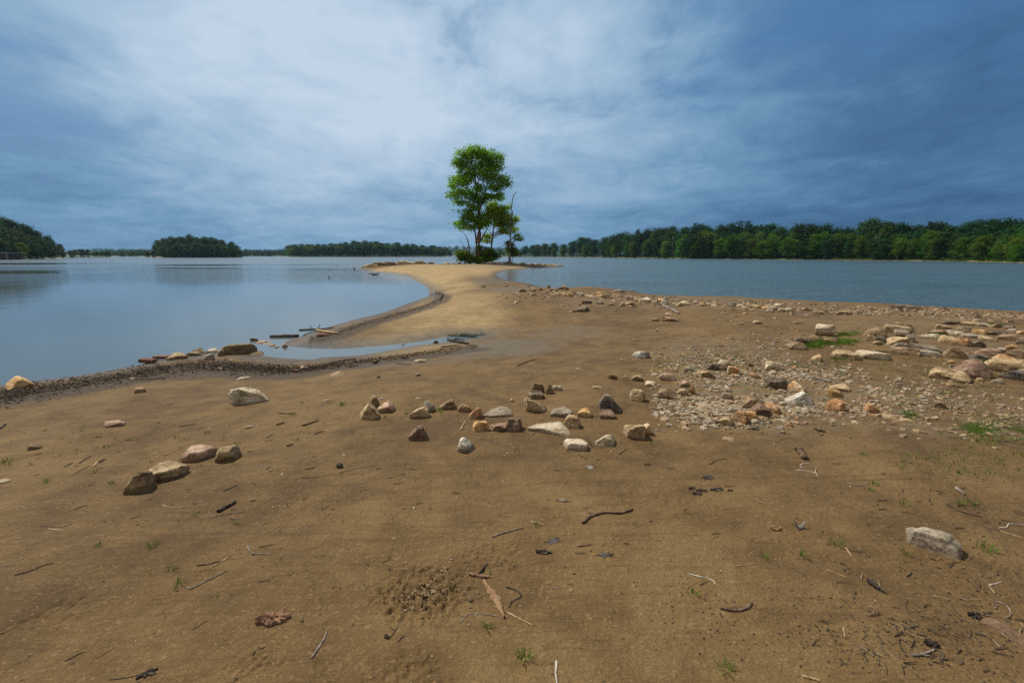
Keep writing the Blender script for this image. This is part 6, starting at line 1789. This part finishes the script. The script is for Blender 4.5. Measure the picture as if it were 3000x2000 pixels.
# ------------------------------------------------------------------ grass
def grass():
    r = np.random.default_rng(33); V = []; Fc = []
    def tuft(x, y, n, h, spread):
        z = hz(x, y)
        for _ in range(n):
            a = r.random() * 6.28; rr = spread * r.random() ** .7; bx, by = x + math.cos(a) * rr, y + math.sin(a) * rr
            hh = h * (.5 + .7 * r.random()); ln = hh * (.3 + .9 * r.random()); a2 = a + r.normal() * .5; w_ = max(.0012, h * .045)
            dx, dy = math.cos(a2), math.sin(a2); k = len(V)
            V.extend([(bx - dy * w_, by + dx * w_, z - .002), (bx + dy * w_, by - dx * w_, z - .002), (bx + dx * ln * .5 + dy * w_ * .8, by + dy * ln * .5 - dx * w_ * .8, z + hh * .62),
                      (bx + dx * ln * .5 - dy * w_ * .8, by + dy * ln * .5 + dx * w_ * .8, z + hh * .62), (bx + dx * ln, by + dy * ln, z + hh * .7)])
            Fc.append((k, k + 1, k + 2, k + 3)); Fc.append((k + 3, k + 2, k + 4))
    named = [(1005, 1186, 1.5), (1290, 1206, 1.6), (1535, 1932, 1.1), (1430, 1843, .7), (2030, 1742, .6), (2125, 1960, .9), (2450, 1597, 1), (2240, 1632, .8), (2350, 1631, .8), (2655, 1622, .8), (2890, 1612, 1.3), (575, 1508, .6), (690, 1532, .5), (445, 1598, .8), (288, 1598, .6),
             (502, 1666, .7), (528, 1710, .7), (1575, 1540, .6), (2560, 1418, .7), (2548, 1436, .7), (2650, 1480, .8), (2810, 1476, .9), (2850, 1477, .9), (2060, 1250, .6), (2665, 1230, 1.3), (2530, 1333, .7), (1730, 1300, .7), (1910, 1302, .6), (240, 1250, .5), (130, 1262, .6), (310, 1310, .7),
             (520, 1282, .8), (607, 1268, .8), (330, 1417, .7), (280, 1382, .6), (135, 1413, .7), (20, 1355, 1.3), (690, 1302, .6), (860, 1216, .8), (885, 1180, .8), (1127, 1225, .6), (1190, 1213, .7), (870, 1290, .6), (1030, 1266, .5)]
    for px, py, k in named:
        x, y, z, t = ground_at(px, py)
        tuft(x, y, int(16 * k) + 6, .035 * (.6 + .5 * k), .03 * k)
    def scatter(blobs, n, h0, nb, sp=.03):
        for (x, y) in px_cloud(blobs, n, 50 + n):
            tuft(x, y, nb, h0 * r.uniform(.6, 1.3), sp * r.uniform(.5, 1.6))
    scatter([(1420, 1130, 260, 50, 1.5), (900, 1230, 300, 60, 1.3), (300, 1290, 300, 80, 1.5), (1050, 1150, 250, 50, .6)], 170, .022, 8)
    scatter([(2090, 1060, 200, 40, 3), (2300, 1070, 200, 50, 1.5), (2200, 1180, 260, 60, 2), (1900, 1060, 150, 50, 1)], 330, .035, 9, .05)
    scatter([(2600, 1080, 350, 60, 2), (2750, 1170, 300, 70, 1.5), (2900, 1290, 130, 60, 2.0), (2800, 1380, 200, 60, 1)], 330, .035, 9, .05)
    scatter([(2420, 1014, 60, 8, 3), (2460, 1012, 50, 8, 2), (2370, 1020, 30, 6, 1), (2470, 1060, 30, 6, .6)], 150, .07, 16, .10)
    scatter([(2890, 965, 60, 5, 1), (2480, 990, 30, 4, .6), (2740, 1000, 20, 4, .4)], 60, .07, 16, .09)
    scatter([(2860, 1275, 45, 20, 2), (2980, 1275, 30, 20, 1), (2735, 1115, 40, 10, 1), (2670, 1230, 25, 6, .5), (2890, 1115, 25, 8, .5)], 95, .038, 13, .06)
    scatter([(1400, 1500, 900, 350, 1)], 60, .018, 6, .02)
    me_o = mesh_obj('grass', V, Fc, LM['grass']); tag(me_o, 'small green grass tufts sprouting from the sand and between the stones', 'grass', kind='stuff')
grass()

# green weed with broad leaves between the right boulders
x, y, z, t = ground_at(2893, 1075)
root = empty('weed', (x, y, z)); tag(root, 'bright green broad-leaved weed between the purple-brown and the big pale boulder', 'weed')
g_ = Geo(); V = []; Fc = []
for k in range(9):
    a = k * .75; l = .05 + .02 * (k % 3); h_ = .05 + .012 * k
    g_.add(*tube([(0, 0, 0), (math.cos(a) * l * .4, math.sin(a) * l * .4, h_ * .6), (math.cos(a) * l, math.sin(a) * l, h_)], [.003, .0025, .002], 5))
    c_ = Vector((math.cos(a) * l * 1.3, math.sin(a) * l * 1.3, h_)); u_ = Vector((math.cos(a), math.sin(a), -.1)) * .03; v_ = Vector((-math.sin(a), math.cos(a), 0)) * .02; b_ = len(V)
    V += [tuple(c_ - u_), tuple(c_ + v_ + Vector((0, 0, .004))), tuple(c_ + u_), tuple(c_ - v_ + Vector((0, 0, .004)))]; Fc.append((b_, b_ + 1, b_ + 2, b_ + 3))
g_.build('stem', LM['grass'], root); mesh_obj('leaves', V, Fc, LM['grass'], root)

# algae at the head of the channel
x, y = at_level(1378, 983, 0.0)
r = np.random.default_rng(5); L_ = [(x + r.normal() * .28, y + r.normal() * .10, 0.0, .12, .06, .008) for _ in range(16)]
Vc, Fc_ = leaf_cloud(L_, 900, .035, 6, up=1.5, shell=.2)
tag(mesh_obj('algae', Vc, Fc_, leaf_mat('algae_weed', (0.012, 0.018, 0.005), (0.03, 0.045, 0.010), (0.06, 0.075, 0.02), 0.1, 0.05)), 'dark green algae mat at the head of the narrow channel', 'algae', kind='stuff')

# white wading bird at the tip of the spit
M_BIRD = plain_mat('white_feather', (0.78, 0.78, 0.76), .7); M_BEAK = plain_mat('beak_and_legs', (0.10, 0.08, 0.03))
x, y = at_level(1072, 790.5, 0.0)
root = empty('wading_bird', (x, y, 0)); tag(root, 'small white bird standing in the shallows at the left tip of the spit', 'bird')
bm_pts = [(-.20, .30, .012), (-.10, .33, .05), (0, .36, .075), (.08, .39, .06), (.13, .45, .03), (.12, .52, .022), (.15, .58, .022), (.19, .60, .028), (.23, .595, .012)]
g_ = Geo(); g_.add(*tube([(a, 0, b_) for a, b_, _ in bm_pts], [c_ for _, _, c_ in bm_pts], 10)); g_.build('body', M_BIRD, root, True)
g_ = Geo(); g_.add(*tube([(.235, 0, .594), (.27, 0, .588), (.31, 0, .578)], [.010, .007, .002], 6)); g_.build('beak', M_BEAK, root, True)
for s_ in (-.025, .025):
    g_ = Geo(); g_.add(*tube([(0, s_, .30), (.01, s_, .16), (-.005, s_, -.04)], [.010, .007, .006], 6)); g_.build('leg', M_BEAK, root, True)

# ------------------------------------------------------------------ air
g_ = Geo(); box_geo(g_, -3300, 3300, -80, 3300, -4.0, 62.0)
hm = bpy.data.materials.new('haze'); hm.use_nodes = True; q = NT(hm.node_tree); q.n.clear()
ho = q.node('ShaderNodeOutputMaterial'); pv = q.node('ShaderNodeVolumePrincipled')
pv.inputs['Color'].default_value = (0.45, 0.72, 1.0, 1); pv.inputs['Density'].default_value = 0.00007; pv.inputs['Anisotropy'].default_value = 0.2
q.l.new(pv.outputs[0], ho.inputs['Volume'])
haze = g_.build('haze', hm); tag(haze, kind='stuff')
print('script done')
